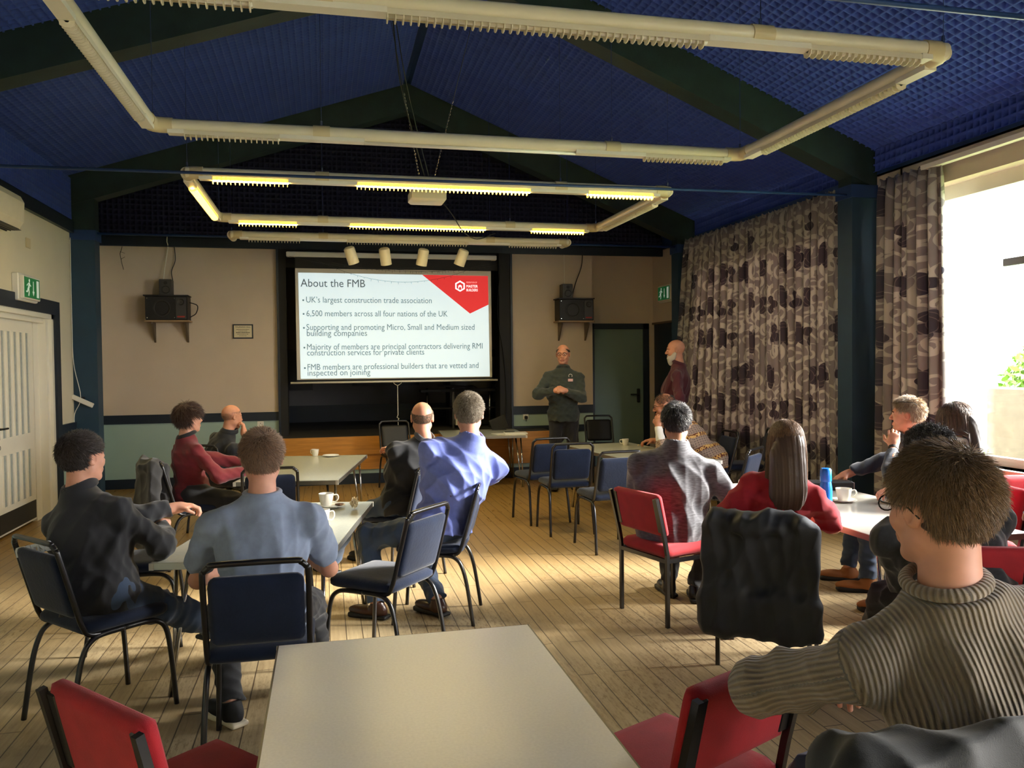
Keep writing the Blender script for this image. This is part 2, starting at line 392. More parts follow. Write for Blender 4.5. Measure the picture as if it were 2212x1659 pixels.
# the fascia's lower strip only shows on the right half, where the pine runs deeper
# inside of the stage: black borders, grey back wall, dark board leaning at the back
b = MB(); b.box(SX0-.02, SX0+.10, YB-.05, YB+.3, .66, HB+.02); b.box(SX1-.17, SX1+.02, YB-.05, YB+.3, .66, HB+.02); b.box(SX0, SX1, YB+.02, YB+.3, 3.03, HB)
struct(b.build('trim_30', m_black), 'black border of the stage opening')
struct(MB().box(SX0-.03, SX0, YB-.07, YB, 0, HB).box(SX1, SX1+.03, YB-.07, YB, .6, HB).build('trim_31', m_navy))
m_stg = mat('grey_stage_wall', (120, 118, 122), 0.85, noise=0.05, nscale=3)
struct(MB().box(-1.5, 3.6, 14.5, 14.65, .66, 3.5).box(-1.6, -1.5, 12, 14.6, .66, 3.5).box(3.6, 3.7, 12, 14.6, .66, 3.5).build('wall_stage', m_stg))
struct(MB().box(-1.6, 3.7, 12.0, 14.65, 3.4, 3.5).build('ceiling', m_black)); struct(MB().box(3.85, XR+.35, YB, 12.5, HB+.09, HB+.14).build('ceiling', m_wall))
struct(MB().box(XR+.28, XR+.34, 10.8, 12.5, -.1, HB+.3).box(3.9, XR+.34, 12.36, 12.42, -.1, HB+.3).build('wall_back', m_wall))  # outer backing added round the recess corner to block stray daylight
struct(MB().box(-1.5, 3.6, 14.47, 14.5, .66, .95).build('baseboard_stage', m_navy))
struct(MB().box(-1.6, SX0, YB+.15, 14.6, 0, .66).box(SX1, 3.7, YB+.15, 14.6, 0, .66).build('floor', m_black))
for i, (x0, x1, z0, lab) in enumerate(((-.62, -.22, 1.22, 'dark panel at the far left of the stage back wall'), (.45, 1.62, 1.28, 'dark painted panel on the stage back wall, left of the pull cord'), (2.06, 3.3, 1.27, 'dark painted panel on the stage back wall, right of the pull cord'))):
    p = thing('wall_board', lab, 'board', ((x0+x1)/2, 14.45, z0)); MB().box(x0, x1, 14.42, 14.48, z0, 1.9).build('panel', m_navy, p, world=True)
    MB().prism([(x0+.35, 14.415, z0+.16), (x1-.08, 14.415, z0+.16), (x1-.08, 14.415, z0+.5), (x0+.6, 14.415, z0+.5)], (0, .01, 0)).build('inner_panel', m_stg, p, world=True)

# double door in the left wall: white leaves with vertical ribbed glass strips
m_glassr = mat('ribbed_glass', (168, 176, 172), 0.15, noise=0.12, nscale=30, spec=0.7)
m_kick = mat('dark_kick_plate', (34, 32, 30), 0.45)
XD = XL-.11
b = MB(); b.box(XL-.2, XL+.005, DL1-.06, DL1, 0, DTOP).box(XL-.2, XL+.005, DL0, DL0+.06, 0, DTOP).box(XL-.2, XL+.005, DL0, DL1, DTOP-.05, DTOP)
b.box(XL-.2, XL-.03, DL1-.14, DL1-.06, 0, DTOP-.05).box(XL-.2, XL-.03, DL0+.06, DL0+.14, 0, DTOP-.05).box(XL-.2, XL-.05, DL0+.1, DL1-.1, DTOP-.1, DTOP-.05)
b.box(XD-.05, XD, DL1-.3, DL1-.1, 0, DTOP-.05)
struct(b.build('trim_32', m_white), 'white door frame with a deep lining')
y0d, y1d = DL0+.1, DL1-.32; ym = (y0d+y1d)/2; struct(MB().box(XD-.3, XD-.28, DL0-.3, DL1+.3, -.1, 2.6).box(XD-.3, XL-.19, DL0-.32, DL0-.3, -.1, 2.6).box(XD-.3, XL-.19, DL1+.3, DL1+.32, -.1, 2.6).box(XD-.3, XL-.19, DL0-.3, DL1+.3, 2.6, 2.62).box(XD-.3, XL-.19, DL0-.3, DL1+.3, -.12, -.1).build('wall_left', m_wallL))  # closed box added behind the doors to stop daylight leaking in
for k, (a, c_) in enumerate(((y0d, ym-.004), (ym+.004, y1d))):
    d = struct(MB().box(XD-.045, XD, a, c_, .03, DTOP-.1).build('door_%d' % (k+1), m_white), 'white door leaf with ribbed glass strips')
    kp = MB().box(XD, XD+.006, a+.03, c_-.02, .05, .24).build('kick_plate', m_kick, d, world=False)
    for z0, z1 in ((.30, .80), (.97, 2.02)):
        g = MB(); n = 5; wd = (c_-a-.22)/n
        for i in range(n): yy = a+.11+i*wd; g.box(XD-.002, XD+.004, yy+wd*.22, yy+wd*.72, z0, z1)
        g.build('glass_strips', m_glassr, d)
        g = MB()
        for i in range(n): yy = a+.11+i*wd; g.box(XD, XD+.012, yy+wd*.17, yy+wd*.22, z0, z1).box(XD, XD+.012, yy+wd*.72, yy+wd*.77, z0, z1)
        g.build('glazing_bead', m_white, d)
    if k == 1:
        h = MB(); h.box(XD, XD+.02, ym+.015, ym+.055, .96, 1.16, bev=.006); h.tube([(XD+.01, ym+.035, 1.07), (XD+.06, ym+.035, 1.07), (XD+.06, ym+.14, 1.07)], .010, 8); h.tube([(XD+.01, ym+.035, 1.07), (XD+.05, ym+.035, 1.07), (XD+.05, ym-.07, 1.07)], .009, 8)
        h.build('door_handle', m_black, d)
        h = MB(); h.box(XD+.01, XD+.018, ym+.03, ym+.04, .86, .98); h.tube([(XD+.02, ym+.035+.02*math.cos(a_), .89+.02*math.sin(a_)) for a_ in np.linspace(0, 6.28, 10)], .003, 5); h.build('keys', m_chrome, d)
# green door in the recess
mgd = mat('sage_green_door_paint', (108, 128, 118), 0.5, noise=0.05, nscale=2)
YD = 12.2
struct(MB().box(4.07, 4.14, YD-.03, YD, 0, 2.26).box(4.96, 5.06, YD-.03, YD, 0, 2.26).box(4.07, 5.06, YD-.03, YD, 2.17, 2.26).build('trim_33', m_navy), 'navy door frame in the recess')
struct(MB().box(4.0, 4.07, YD, YD+.1, 0, 2.26).box(5.06, 5.4, YD-.02, YD+.15, 0, 2.26).build('wall_back', m_wall))
d = struct(MB().box(4.14, 4.96, YD-.012, YD+.03, .005, 2.17).build('door_3', mgd), 'sage green door right of the presenter')
h = MB(); h.box(4.85, 4.90, YD-.03, YD-.012, 1.0, 1.22, bev=.008); h.tube([(4.875, YD-.02, 1.13), (4.875, YD-.065, 1.13), (4.73, YD-.065, 1.13)], .011, 8); h.build('door_handle', m_black, d)
# right side wall: exit door in the last bay, windows in the others
b = MB(); b.box(XR, XR+.3, YA+.2, 12.3, 2.25, HB+.12); b.mi = 0
WZ0, WZ1 = .78, 3.14
for y0, y1 in ((YA-.45, YA+.22), (YP-.35, YP+.55), (YC-.3, YC+.45), (-1.1, -.65), (YF, -4.1)): b.box(XR, XR+.3, y0, y1, 0, HB+.12)
for y0, y1 in ((7.3, 10.25), (3.3, 6.45), (-.7, 2.6), (-4.2, -1.0)): b.box(XR, XR+.3, y0, y1, WZ1, HB+.12)
b.mi = 1
for y0, y1 in ((7.3, 10.25), (3.3, 6.45), (-.7, 2.6), (-4.2, -1.0)): b.box(XR, XR+.3, y0, y1, 0, WZ0)
struct(b.build('wall_right', [m_wall, m_green]))
struct(MB().box(XR-.02, XR, YP+.22, YA, .60, .78).box(XR-.02, XR, 3.1, YP, .60, .74).box(XR-.02, XR, -1, 2.9, .6, .74).build('trim_34', m_navy))
struct(MB().box(XR-.015, XR, -4, YA, 0, .13).build('baseboard_right', m_navy))
d = struct(MB().box(XR, XR+.05, YA+.22, 12.15, .0, 2.24).build('door_4', m_navy), 'dark blue exit door in the side wall')
struct(MB().box(XR-.03, XR, YA+.22, 12.17, 2.24, 2.27).build('trim_35', mat('brown_timber', (84, 66, 54), .6)))
# windows: frames, transom, glass, sills
mgl = bpy.data.materials.new('window_glass'); mgl.use_nodes = True; N = NT(mgl); N.n.remove(N.n['Principled BSDF'])
tr = N.node('ShaderNodeBsdfTransparent'); gl = N.node('ShaderNodeBsdfGlossy', i_Roughness=0.02); mx = N.node('ShaderNodeMixShader', i_0=0.06)
N.link(tr.outputs[0], mx.inputs[1]); N.link(gl.outputs[0], mx.inputs[2]); N.link(mx.outputs[0], N.n['Material Output'].inputs[0])
for k, (y0, y1) in enumerate(((7.3, 10.25), (3.3, 6.45), (-.7, 2.6), (-4.2, -1.0))):
    f = MB(); x0, x1 = XR+.14, XR+.20
    for a, c_ in ((y0, y0+.07), (y1-.07, y1)): f.box(x0, x1, a, c_, WZ0, WZ1)
    f.box(x0, x1, y0, y1, WZ0, WZ0+.07).box(x0, x1, y0, y1, WZ1-.12, WZ1)
    wn = struct(f.build('window_%d' % (k+1), m_white), 'wide window with a white frame')
    if k == 1: MB().box(x0+.01, x1-.01, y0+.3, y1-1.0, 2.38, 2.44).build('transom', mat('grey_frame_bar', (120, 126, 132), .5), wn)
    MB().box(XR+.165, XR+.172, y0+.05, y1-.05, WZ0+.05, WZ1-.1).build('pane', mgl, wn)
    MB().box(XR-.05, XR+.14, y0, y1, WZ0-.035, WZ0).build('window_sill', m_white, wn)
# rear wall and the wall behind, so daylight bounces as it does in the hall
struct(MB().box(XL-.2, XR+.3, YF-.1, YF, 0, 5.4).build('wall_rear', m_wallL))
# curtains
def curtain_material():
    m = bpy.data.materials.new('scroll_and_flower_curtain'); m.use_nodes = True; N = NT(m); b = N.n['Principled BSDF']
    uv = N.node('ShaderNodeUVMap'); uv.uv_map = 'UVMap'
    nz = N.node('ShaderNodeTexNoise', i_Scale=3.0, i_Detail=2.0); N.link(uv.outputs[0], nz.inputs['Vector'])
    wv = N.node('ShaderNodeVectorMath', operation='MULTIPLY_ADD'); wv.inputs[1].default_value = (.05, .05, 0); N.link(nz.outputs['Color'], wv.inputs[0]); N.link(uv.outputs[0], wv.inputs[2])
    def scroll(scale, off, width, turns, rnd_=.75):
        mp = N.node('ShaderNodeMapping'); mp.inputs['Location'].default_value = off; N.link(wv.outputs[0], mp.inputs[0])
        v = N.node('ShaderNodeTexVoronoi', voronoi_dimensions='2D', feature='F1', i_Scale=scale, i_Randomness=rnd_); N.link(mp.outputs[0], v.inputs['Vector'])
        sc = N.node('ShaderNodeVectorMath', operation='SCALE'); sc.inputs['Scale'].default_value = scale; N.link(mp.outputs[0], sc.inputs[0])
        ps = N.node('ShaderNodeVectorMath', operation='SCALE'); ps.inputs['Scale'].default_value = scale; N.link(v.outputs['Position'], ps.inputs[0])
        df = N.node('ShaderNodeVectorMath', operation='SUBTRACT'); N.link(sc.outputs[0], df.inputs[0]); N.link(ps.outputs[0], df.inputs[1])
        sp = N.node('ShaderNodeSeparateXYZ'); N.link(df.outputs[0], sp.inputs[0])
        r = N.math('SQRT', N.math('ADD', N.math('MULTIPLY', sp.outputs[0], sp.outputs[0]), N.math('MULTIPLY', sp.outputs[1], sp.outputs[1])))
        an = N.math('ARCTAN2', sp.outputs[1], sp.outputs[0])
        cr = N.node('ShaderNodeSeparateColor'); N.link(v.outputs['Color'], cr.inputs[0])
        ang = N.math('ADD', an, N.math('MULTIPLY', cr.outputs[0], 6.28))
        return r, ang, cr.outputs[1]
    # scrolls: a spiral band round each cell centre
    def band(scale, off, w_):
        r, ang, c1 = scroll(scale, off, 0, 0)
        ph = N.math('SINE', N.math('ADD', ang, N.math('MULTIPLY', r, 12.5)))
        on = N.math('GREATER_THAN', ph, 1.0-w_)
        on = N.math('MULTIPLY', on, N.math('LESS_THAN', r, .52)); on = N.math('MULTIPLY', on, N.math('GREATER_THAN', r, .08))
        return on
    s1 = band(3.7, (0, 0, 0), .62); s2 = band(5.4, (3.1, 1.7, 0), .45)
    sc = N.math('MAXIMUM', s1, s2)
    r, ang, c1 = scroll(2.5, (.37, .55, 0), 0, 0, .35)
    pet = N.math('ADD', .20, N.math('MULTIPLY', N.math('ABSOLUTE', N.math('SINE', N.math('MULTIPLY', ang, 2.5))), .16))
    fl = N.math('MULTIPLY', N.math('LESS_THAN', r, pet), N.math('GREATER_THAN', c1, .25))
    vein = N.math('MULTIPLY', N.math('GREATER_THAN', N.math('SINE', N.math('MULTIPLY', r, 70.0)), .86), N.math('GREATER_THAN', r, .12))
    base = N.mix(nz.outputs[0], lin((124, 118, 118)), lin((146, 138, 136)))
    c = N.mix(sc, base, lin((184, 178, 168)))
    c = N.mix(fl, c, lin((58, 55, 68)))
    c = N.mix(N.math('MULTIPLY', fl, N.math('MULTIPLY', vein, .5)), c, lin((140, 128, 124)))
    N.link(c, b.inputs['Base Color']); b.inputs['Roughness'].default_value = .8; b.inputs['Sheen Weight'].default_value = .1
    tl = N.node('ShaderNodeBsdfTranslucent'); tc = N.mix(.25, c, lin((200, 160, 150))); N.link(tc, tl.inputs[0])
    mx = N.node('ShaderNodeMixShader', i_0=0.18); N.link(b.outputs[0], mx.inputs[1]); N.link(tl.outputs[0], mx.inputs[2]); N.link(mx.outputs[0], N.n['Material Output'].inputs[0])
    return m
m_curt = curtain_material()
def curtain(label, pts_top, pts_bot, z0, z1, folds, amp, group=None, fullness=1.6):
    """pleated cloth between a top path and a bottom path (x,y), built as a sheet with real folds"""
    r_ = random.Random(int(folds*7+pts_top[0][1]*10)); nu = int(folds*14); nv = 26; V = []; UVs = []
    L = math.hypot(pts_top[1][0]-pts_top[0][0], pts_top[1][1]-pts_top[0][1])
    ph = [r_.uniform(-.5, .5) for _ in range(int(folds)+3)]; am = [r_.uniform(.6, 1.25) for _ in range(int(folds)+3)]
    for j in range(nv+1):
        t = j/nv; z = z1+(z0-z1)*t
        for i in range(nu+1):
            s = i/nu; k = s*folds; ki = int(k); fr = k-ki
            a_ = am[ki]*(1-fr)+am[ki+1]*fr; p_ = ph[ki]*(1-fr)+ph[ki+1]*fr
            sx = s+.012*math.sin(3*t+ki)+.25*p_/folds*math.sin(1.2+2.0*t)
            A = np.array(pts_top[0])*(1-sx)+np.array(pts_top[1])*sx; B = np.array(pts_bot[0])*(1-sx)+np.array(pts_bot[1])*sx
            P = A*(1-t)+B*t
            pinch = 1.0 if t > .05 else .55+9*t
            w_ = a_*amp*pinch*(1+.25*t)
            P = P+np.array([-1, 0])*w_*(math.sin(2*math.pi*k+p_)*.75+.25*math.sin(4*math.pi*k+2*p_+t))+np.array([0, 1])*w_*.35*math.sin(4*math.pi*k+p_)
            V.append((P[0], P[1], z+(.012*math.sin(6.28*k*2) if j == 0 else 0))); UVs.append((s*L*fullness, z))
    F = []
    for j in range(nv):
        for i in range(nu): a = j*(nu+1)+i; F.append((a, a+1, a+nu+2, a+nu+1))
    t_ = thing('curtain', label, 'curtain', (pts_bot[0][0], (pts_bot[0][1]+pts_bot[1][1])/2, z0), 0, group)
    o = mesh_obj('cloth', V, F, m_curt, t_, True, True)
    uvl = o.data.uv_layers.new(name='UVMap')
    li = np.zeros(len(o.data.loops), dtype=np.int32); o.data.loops.foreach_get('vertex_index', li)
    uvl.data.foreach_set('uv', np.array(UVs, dtype=np.float32)[li].ravel())
    so_ = o.modifiers.new('thickness', 'SOLIDIFY'); so_.thickness = .003
    return t_
XC = XR-.10
curtain('patterned curtain, left one of the drawn pair behind the red-shirted woman', [(XC-.06, 10.60), (XC, 8.98)], [(XC-.34, 10.60), (XC, 8.94)], .05, 3.36, 11, .045, 'drawn patterned curtains')
curtain('patterned curtain of the drawn pair, the one hanging next to the blue post', [(XC, 8.98), (XC, 7.05)], [(XC, 8.94), (XC, 7.05)], .05, 3.36, 13, .045, 'drawn patterned curtains')
curtain('patterned curtain bunched at the edge of the bright open window', [(XC, 6.56), (XC+.02, 5.86)], [(XC+.02, 6.62), (XC+.02, 5.80)], .30, 3.30, 7, .06)
curtain('patterned curtain bunched at the near side of the open window', [(XC, 3.60), (XC+.02, 3.2)], [(XC+.02, 3.6), (XC+.02, 3.2)], .30, 3.30, 5, .05)
curtain('unseen patterned curtain added over the window nearest the camera to block sun', [(XC, 2.75), (XC+.02, .2)], [(XC+.02, 2.75), (XC+.02, .2)], .30, 3.30, 18, .045)  # out of view, added to keep direct sun off the foreground table
struct(MB().box(XR-.10, XR-.06, 7.0, 10.45, 3.36, 3.40).build('trim_36', m_blue), 'blue batten over the drawn curtains')
tr_ = thing('curtain_track', 'white curtain track along the top of the bright window', 'curtain track', (XR-.09, 4.5, 3.3)); MB().box(XR-.12, XR-.06, 3.1, 6.05, 3.27, 3.31).build('rail', m_white, tr_, world=True)
# outside: ground, rendered wall and shrubs seen through the bright window
m_grass = mat('grass', (120, 140, 80), .9, noise=.3, nscale=3); m_rend = mat('rough_rendered_wall', (92, 82, 70), .9, noise=.15, nscale=8)
tag(MB().box(5.6, 40, -15, 40, -.5, -.35).build('lawn', m_grass), 'grass outside the windows', None, None, 'stuff')
tag(MB().box(8.2, 8.4, 4, 8.7, -.4, 1.28, bev=.02).build('garden_wall', m_rend), 'low pale rendered wall outside the bright window', 'wall')
m_leaf = mat('light_green_leaves', (96, 132, 44), .6, noise=.3, nscale=4)
def shrub(name, label, c, r, n, seed):
    rr = random.Random(seed); V = []; F = []
    for i in range(n):
        th = rr.uniform(0, 6.283); ph = math.acos(rr.uniform(-.5, 1)); q = r*(rr.uniform(.6, 1))
        p = np.array([c[0]+q*math.sin(ph)*math.cos(th), c[1]+q*math.sin(ph)*math.sin(th), c[2]+q*1.2*math.cos(ph)])
        d1 = np.array([rr.uniform(-1, 1) for _ in range(3)]); d1 /= np.linalg.norm(d1); d2 = np.cross(d1, [rr.uniform(-1, 1) for _ in range(3)]); d2 /= np.linalg.norm(d2)
        s = rr.uniform(.05, .09); k = len(V); V += [p-d1*s, p+d2*s*.5, p+d1*s, p-d2*s*.5]; F.append((k, k+1, k+2, k+3))
    t = thing(name, label, 'shrub', (c[0], c[1], -.35)); mesh_obj('foliage', V, F, m_leaf, t, False, True)
    MB().tube([(c[0], c[1], -.35), (c[0]+.05, c[1], c[2])], [.06, .03]).build('stem', mat('bark', (90, 70, 50), .9), t, world=True)
shrub('shrub', 'light green shrub seen through the bright window above the low wall', (10.6, 9.7, .95), .95, 3000, 3)
shrub('shrub', 'light green shrub standing farther right outside the bright window', (10.2, 7.0, 1.3), .9, 1800, 5)
# ---------------------------------------------------------------- suspended light frames
m_lou = mat('white_louvre', (216, 208, 184), 0.4)
m_tubeoff = mat('unlit_fluorescent_tube', (235, 232, 220), 0.3)
m_lit = mat('lit_fluorescent_tube', (255, 232, 170), 0.4, emit=(255, 224, 140), estr=60.0)
m_litl = bpy.data.materials.new('lit_louvre'); m_litl.use_nodes = True
_N = NT(m_litl); _b = _N.n['Principled BSDF']; _b.inputs['Base Color'].default_value = (.85, .78, .5, 1); _t = _N.node('ShaderNodeBsdfTranslucent'); _t.inputs[0].default_value = (.95, .85, .5, 1); _m = _N.node('ShaderNodeMixShader', i_0=.6); _N.link(_b.outputs[0], _m.inputs[1]); _N.link(_t.outputs[0], _m.inputs[2]); _N.link(_m.outputs[0], _N.n['Material Output'].inputs[0])
def light_frame(label, y0, y1, lit=(), full=True, stub=.28):
    x0, x1, z = -1.06, 3.08, 3.2; r = .043
    t = thing('light_frame', label, 'light fitting', ((x0+x1)/2, (y0+y1)/2, z), 0, 'suspended tubular light frames')
    def side(A, B, segs, collars, name):
        A, B = np.array(A, float), np.array(B, float); L = np.linalg.norm(B-A); d = (B-A)/L; n = np.array([-d[1], d[0], 0])
        MB().tube([A, B], r, 16).build('tube_housing', m_cream, t, smooth='auto', world=True)
        # flat gear tray under the tube between the lamps
        s0 = 0.1
        for (a, c_, k) in segs+[(L-.1, L-.1, 0)]:
            if a-s0 > .03:
                P = A+d*s0; Q = A+d*a
                MB().prism([P+n*.036+[0, 0, -.030], P-n*.036+[0, 0, -.030], P-n*.036+[0, 0, -.056], P+n*.036+[0, 0, -.056]], Q-P).build('gear_tray', m_white, t, world=True)
            s0 = c_
        for (a, c_, k) in segs:
            P, Q = A+d*a, A+d*c_
            lit_ = k == 2
            o = MB().tube([P+[0, 0, -.052], Q+[0, 0, -.052]], .013, 8).build('lamp_tube', m_lit if lit_ else m_tubeoff, t, smooth=True, world=True)
            if lit_: o['label'] = 'lit yellow lamp tube'
            if k:
                b = MB(); nn = int((c_-a)/.034)
                for i in range(nn+1):
                    q = P+d*(.034*i); b.prism([q+n*.034+[0, 0, -.035], q-n*.034+[0, 0, -.035], q-n*.030+[0, 0, -.075], q-n*.012+[0, 0, -.086], q+n*.012+[0, 0, -.086], q+n*.030+[0, 0, -.075]], d*.005)
                for s in (-1, 1):
                    b.prism([P+n*.034*s+[0, 0, -.035], P+n*.031*s+[0, 0, -.035], P+n*.031*s+[0, 0, -.060], P+n*.034*s+[0, 0, -.060]], Q-P)
                b.build('louvre', m_litl if lit_ else m_lou, t, world=True)
        for c_ in collars:
            P = A+d*(c_-.055); MB().tube([P, P+d*.11], r+.006, 16).build('collar', m_tape, t, smooth='auto', world=True)
    xs = [.20, .79, 1.34, 2.83, 3.36, 3.98]
    kx = lambda name: 2 if name in lit else 1
    side((x0, y0, z), (x1, y0, z), [(.20, .79, kx('nl')), (1.34, 2.83, kx('nm')), (3.36, 3.98, kx('nr'))], [1.06, 3.11], 'near')
    if full:
        side((x0, y1, z), (x1, y1, z), [(.20, .79, kx('fl')), (1.34, 2.83, kx('fm') if 'fm' in lit else 0), (3.36, 3.98, kx('fr'))], [1.06, 3.11], 'far')
        side((x0, y0, z), (x0, y1, z), [(.32, 1.72, 2 if 'sl' in lit else 1)], [], 'left')
        side((x1, y0, z), (x1, y1, z), [(.32, 1.72, 1)], [], 'right')
        cs = [(x0, y0, 1, 1), (x1, y0, -1, 1), (x0, y1, 1, -1), (x1, y1, -1, -1)]
    else:
        for x in (x0, x1): MB().tube([(x, y0, z), (x, y0+stub, z)], r, 16).build('tube_housing', m_cream, t, smooth='auto', world=True)
        cs = [(x0, y0, 1, 1), (x1, y0, -1, 1)]
    for x, y, sx, sy in cs:
        P = [(x+sx*.13, y, z), (x+sx*.05, y, z), (x+sx*.015, y+sy*.015, z), (x, y+sy*.05, z), (x, y+sy*.13, z)]
        MB().tube(P, r+.006, 16).build('corner_joint', m_tape, t, smooth='auto', world=True)
    hy = (y0, y1) if full else (y0,)
    for y in hy:
        for x in (x0+.01, x0+1.06, x0+3.11, x1-.01):
            MB().tube([(x, y, z+.03), (x, y, z+.08)], .008, 8).tube([(x, y, z+.08), (x, y, slope(x)-.05)], .0022, 5).build('hanger_wire', m_chrome, t, world=True)
    return t
light_frame('large white tubular light frame nearest the camera, all of its lamps unlit', 3.54, 5.60)
light_frame('tubular light frame in the middle with lamps glowing yellow', 6.92, 8.94, ('nl', 'nm', 'nr', 'fl', 'fm', 'fr', 'sl'))
light_frame('short unlit tubular light fitting over the four spotlights by the stage', 10.07, 11.0, (), False)
# warm light given by the lit lamps
for (a, b_, L) in (((-.56, 6.92), 0, .6), ((1.02, 6.92), 0, 1.4), ((2.6, 6.92), 0, .6), ((1.02, 8.94), 0, 1.4), ((-.56, 8.94), 0, .6), ((2.6, 8.94), 0, .6)):
    l = bpy.data.lights.new('fluorescent_light', 'AREA'); l.shape = 'RECTANGLE'; l.size = L; l.size_y = .05; l.energy = 7*L; l.color = (1, .82, .45)
    o = bpy.data.objects.new('fluorescent_light', l); COL.objects.link(o); o.location = (a[0], a[1], 3.10)

# spotlights under the last fitting
for i, (x, tx, ty, col, lab) in enumerate(((.29, .34, -.30, 0, 'white cylinder spotlight, leftmost of the four over the screen'), (.72, .16, -.34, 0, 'white cylinder spotlight, second from the left over the screen'), (1.22, -.16, -.30, 0, 'white cylinder spotlight, third from the left over the screen'), (1.73, -.34, -.28, 1, 'white cylinder spotlight with a red lens, rightmost of the four'))):
    t = thing('spotlight', lab, 'spotlight', (x, 10.07, 3.15), 0, 'spotlights over the projection screen')
    MB().lathe([(0, .0), (.035, .0), (.035, -.018), (.0, -.018)], (0, 0, .012), 16).build('mounting_disc', m_tape, t, smooth='auto')
    MB().tube([(0, 0, 0), (0, 0, -.06)], .006, 8).build('stem', m_blackm, t)
    M = Matrix.Translation((0, 0, -.05)) @ Vector((-tx, -ty*-1, 1)).to_track_quat('Z', 'Y').to_matrix().to_4x4() @ Matrix.Translation((0, 0, -.01))
    b = MB(); b.lathe([(0, -.01), (.045, -.01), (.064, -.025), (.068, -.05), (.068, -.22), (.062, -.22), (.062, -.19), (0, -.19)], n=24); b.xf(M); b.build('lamp_body', m_cream, t, smooth='auto')
    b = MB(); b.lathe([(0, -.195), (.06, -.195), (.06, -.2), (0, -.2)], n=20); b.xf(M)
    b.build('lens', mat('red_spot_lens', (230, 96, 70), .3) if col else mat('spot_lens', (240, 238, 230), .25), t)

# projector hung on a plate
t = thing('projector', 'white ceiling projector hanging among the lit light frame', 'projector', (.97, 7.75, 3.24))
b = MB(); b.box(-.17, .17, -.13, .13, -.055, .055, bev=.02); b.build('body', m_wpl, t, smooth='auto')
MB().lathe([(0, .0), (.035, .0), (.032, .03), (.0, .03)], (.06, .13, 0), 16, 'y').build('lens', m_black, t)
MB().box(-.06, .06, -.05, .05, .055, .066).tube([(-.045, 0, .06), (-.045, 0, .17)], .007).tube([(.045, 0, .06), (.045, 0, .17)], .007).box(-.08, .08, -.06, .06, .17, .182).build('bracket', m_chrome, t)
b = MB(); zz = slope(.97)-.08-3.24
for s in (-1, 1):
    P0 = np.array([s*.07, 0, .18]); P1 = np.array([s*.42, -.5, zz-.22 if s > 0 else zz-.12])
    k = 26
    for i in range(k):
        P = P0+(P1-P0)*(i/k*.45); d = (P1-P0)/np.linalg.norm(P1-P0); q = P+d*.012
        b.tube([q+d*.012*math.cos(a)+np.cross(d, (0, 1, 0) if i % 2 else (1, 0, .3))*.006*math.sin(a) for a in np.linspace(0, 2*math.pi, 7)[:-1]], .0018, 4, closed=True)
    MB().tube([P0+(P1-P0)*.45, P1+(P1-P0)*(.1 if s < 0 else .18)], .003, 5).build('suspension_wire', m_wire, t)
b.build('chain', m_chrome, t)
MB().tube(smooth_path([(.12, .05, .0), (.25, .12, -.12), (.42, .45, -.24), (.62, .75, -.27), (.86, .95, -.17)]), .005, 6).build('cable', m_wire, t)
MB().tube(smooth_path([(-.02, -.02, .18), (-.16, -.25, .55), (-.3, -.5, 1.0), (-.4, -.7, zz+.02)]), .006, 6).tube(smooth_path([(.02, -.02, .18), (-.13, -.25, .62), (-.26, -.5, 1.05), (-.42, -.75, zz+.02)]), .005, 6).build('cable', m_wire, t)

# ---------------------------------------------------------------- projection screen with the slide
YSC = 11.55
t = thing('projection_screen', 'pull-down projection screen showing a slide about the FMB over the stage', 'screen', (.98, YSC, 1.42))
MB().box(-.50, 2.44, YSC-.04, YSC+.05, 3.14, 3.21, bev=.01).build('casing', m_wpl, t, world=True)
m_scr = mat('screen_fabric', (205, 200, 190), .8); MB().box(-.385, 2.36, YSC, YSC+.004, 1.45, 3.14).build('fabric', m_scr, t, world=True)
MB().box(-.385, 2.36, YSC-.003, YSC+.003, 2.985, 3.14).build('black_drop', m_black, t, world=True)
MB().box(-.385, 2.36, YSC-.004, YSC+.006, 1.415, 1.45).build('bottom_hem', m_black, t, world=True)
MB().tube([(-.47, YSC-.01, 1.408), (2.44, YSC-.01, 1.408)], .014, 10).build('bottom_bar', m_wpl, t, smooth=True, world=True)
MB().tube([(.99, YSC-.015, 1.35), (.99, YSC-.015, .93)], .006, 6).tube([(.945, YSC-.015, 1.40), (.935, YSC-.015, 1.385), (.96, YSC-.015, 1.365), (.99, YSC-.015, 1.35), (1.02, YSC-.015, 1.365), (1.045, YSC-.015, 1.385), (1.035, YSC-.015, 1.40)], .004, 6).tube([(.99, YSC-.015, .93), (.975, YSC-.015, .90), (1.005, YSC-.015, .88), (.99, YSC-.015, .86)], .006, 6).tube([(.99, YSC-.015, .86), (.99, YSC-.015, .68)], .004, 5).build('pull_cord', m_wpl, t, world=True)
def projected(name, rgb, k): return mat(name, rgb, .8, emit=rgb, estr=k)
m_slide = projected('projected_pale_blue', (206, 224, 230), .50); m_red = projected('projected_red', (200, 48, 48), .55); m_txt = projected('projected_grey_text', (105, 122, 128), .30); m_ttl = projected('projected_title_text', (88, 96, 98), .25); m_wt = projected('projected_white', (240, 245, 245), .8)
TL, TR, BR, BL = (-.345, 2.925), (2.315, 2.915), (2.325, 1.46), (-.335, 1.465)
def SP(u, v, dy=.002):
    """slide coordinates (0..1 across, 0..1 down) on the screen plane"""
    a = np.array(TL)*(1-u)+np.array(TR)*u; b_ = np.array(BL)*(1-u)+np.array(BR)*u; p = a*(1-v)+b_*v
    return (p[0], YSC-dy, p[1])
MB().prism([SP(0, 0), SP(1, 0), SP(1, 1), SP(0, 1)], (0, -.001, 0)).build('slide', m_slide, t, world=True)
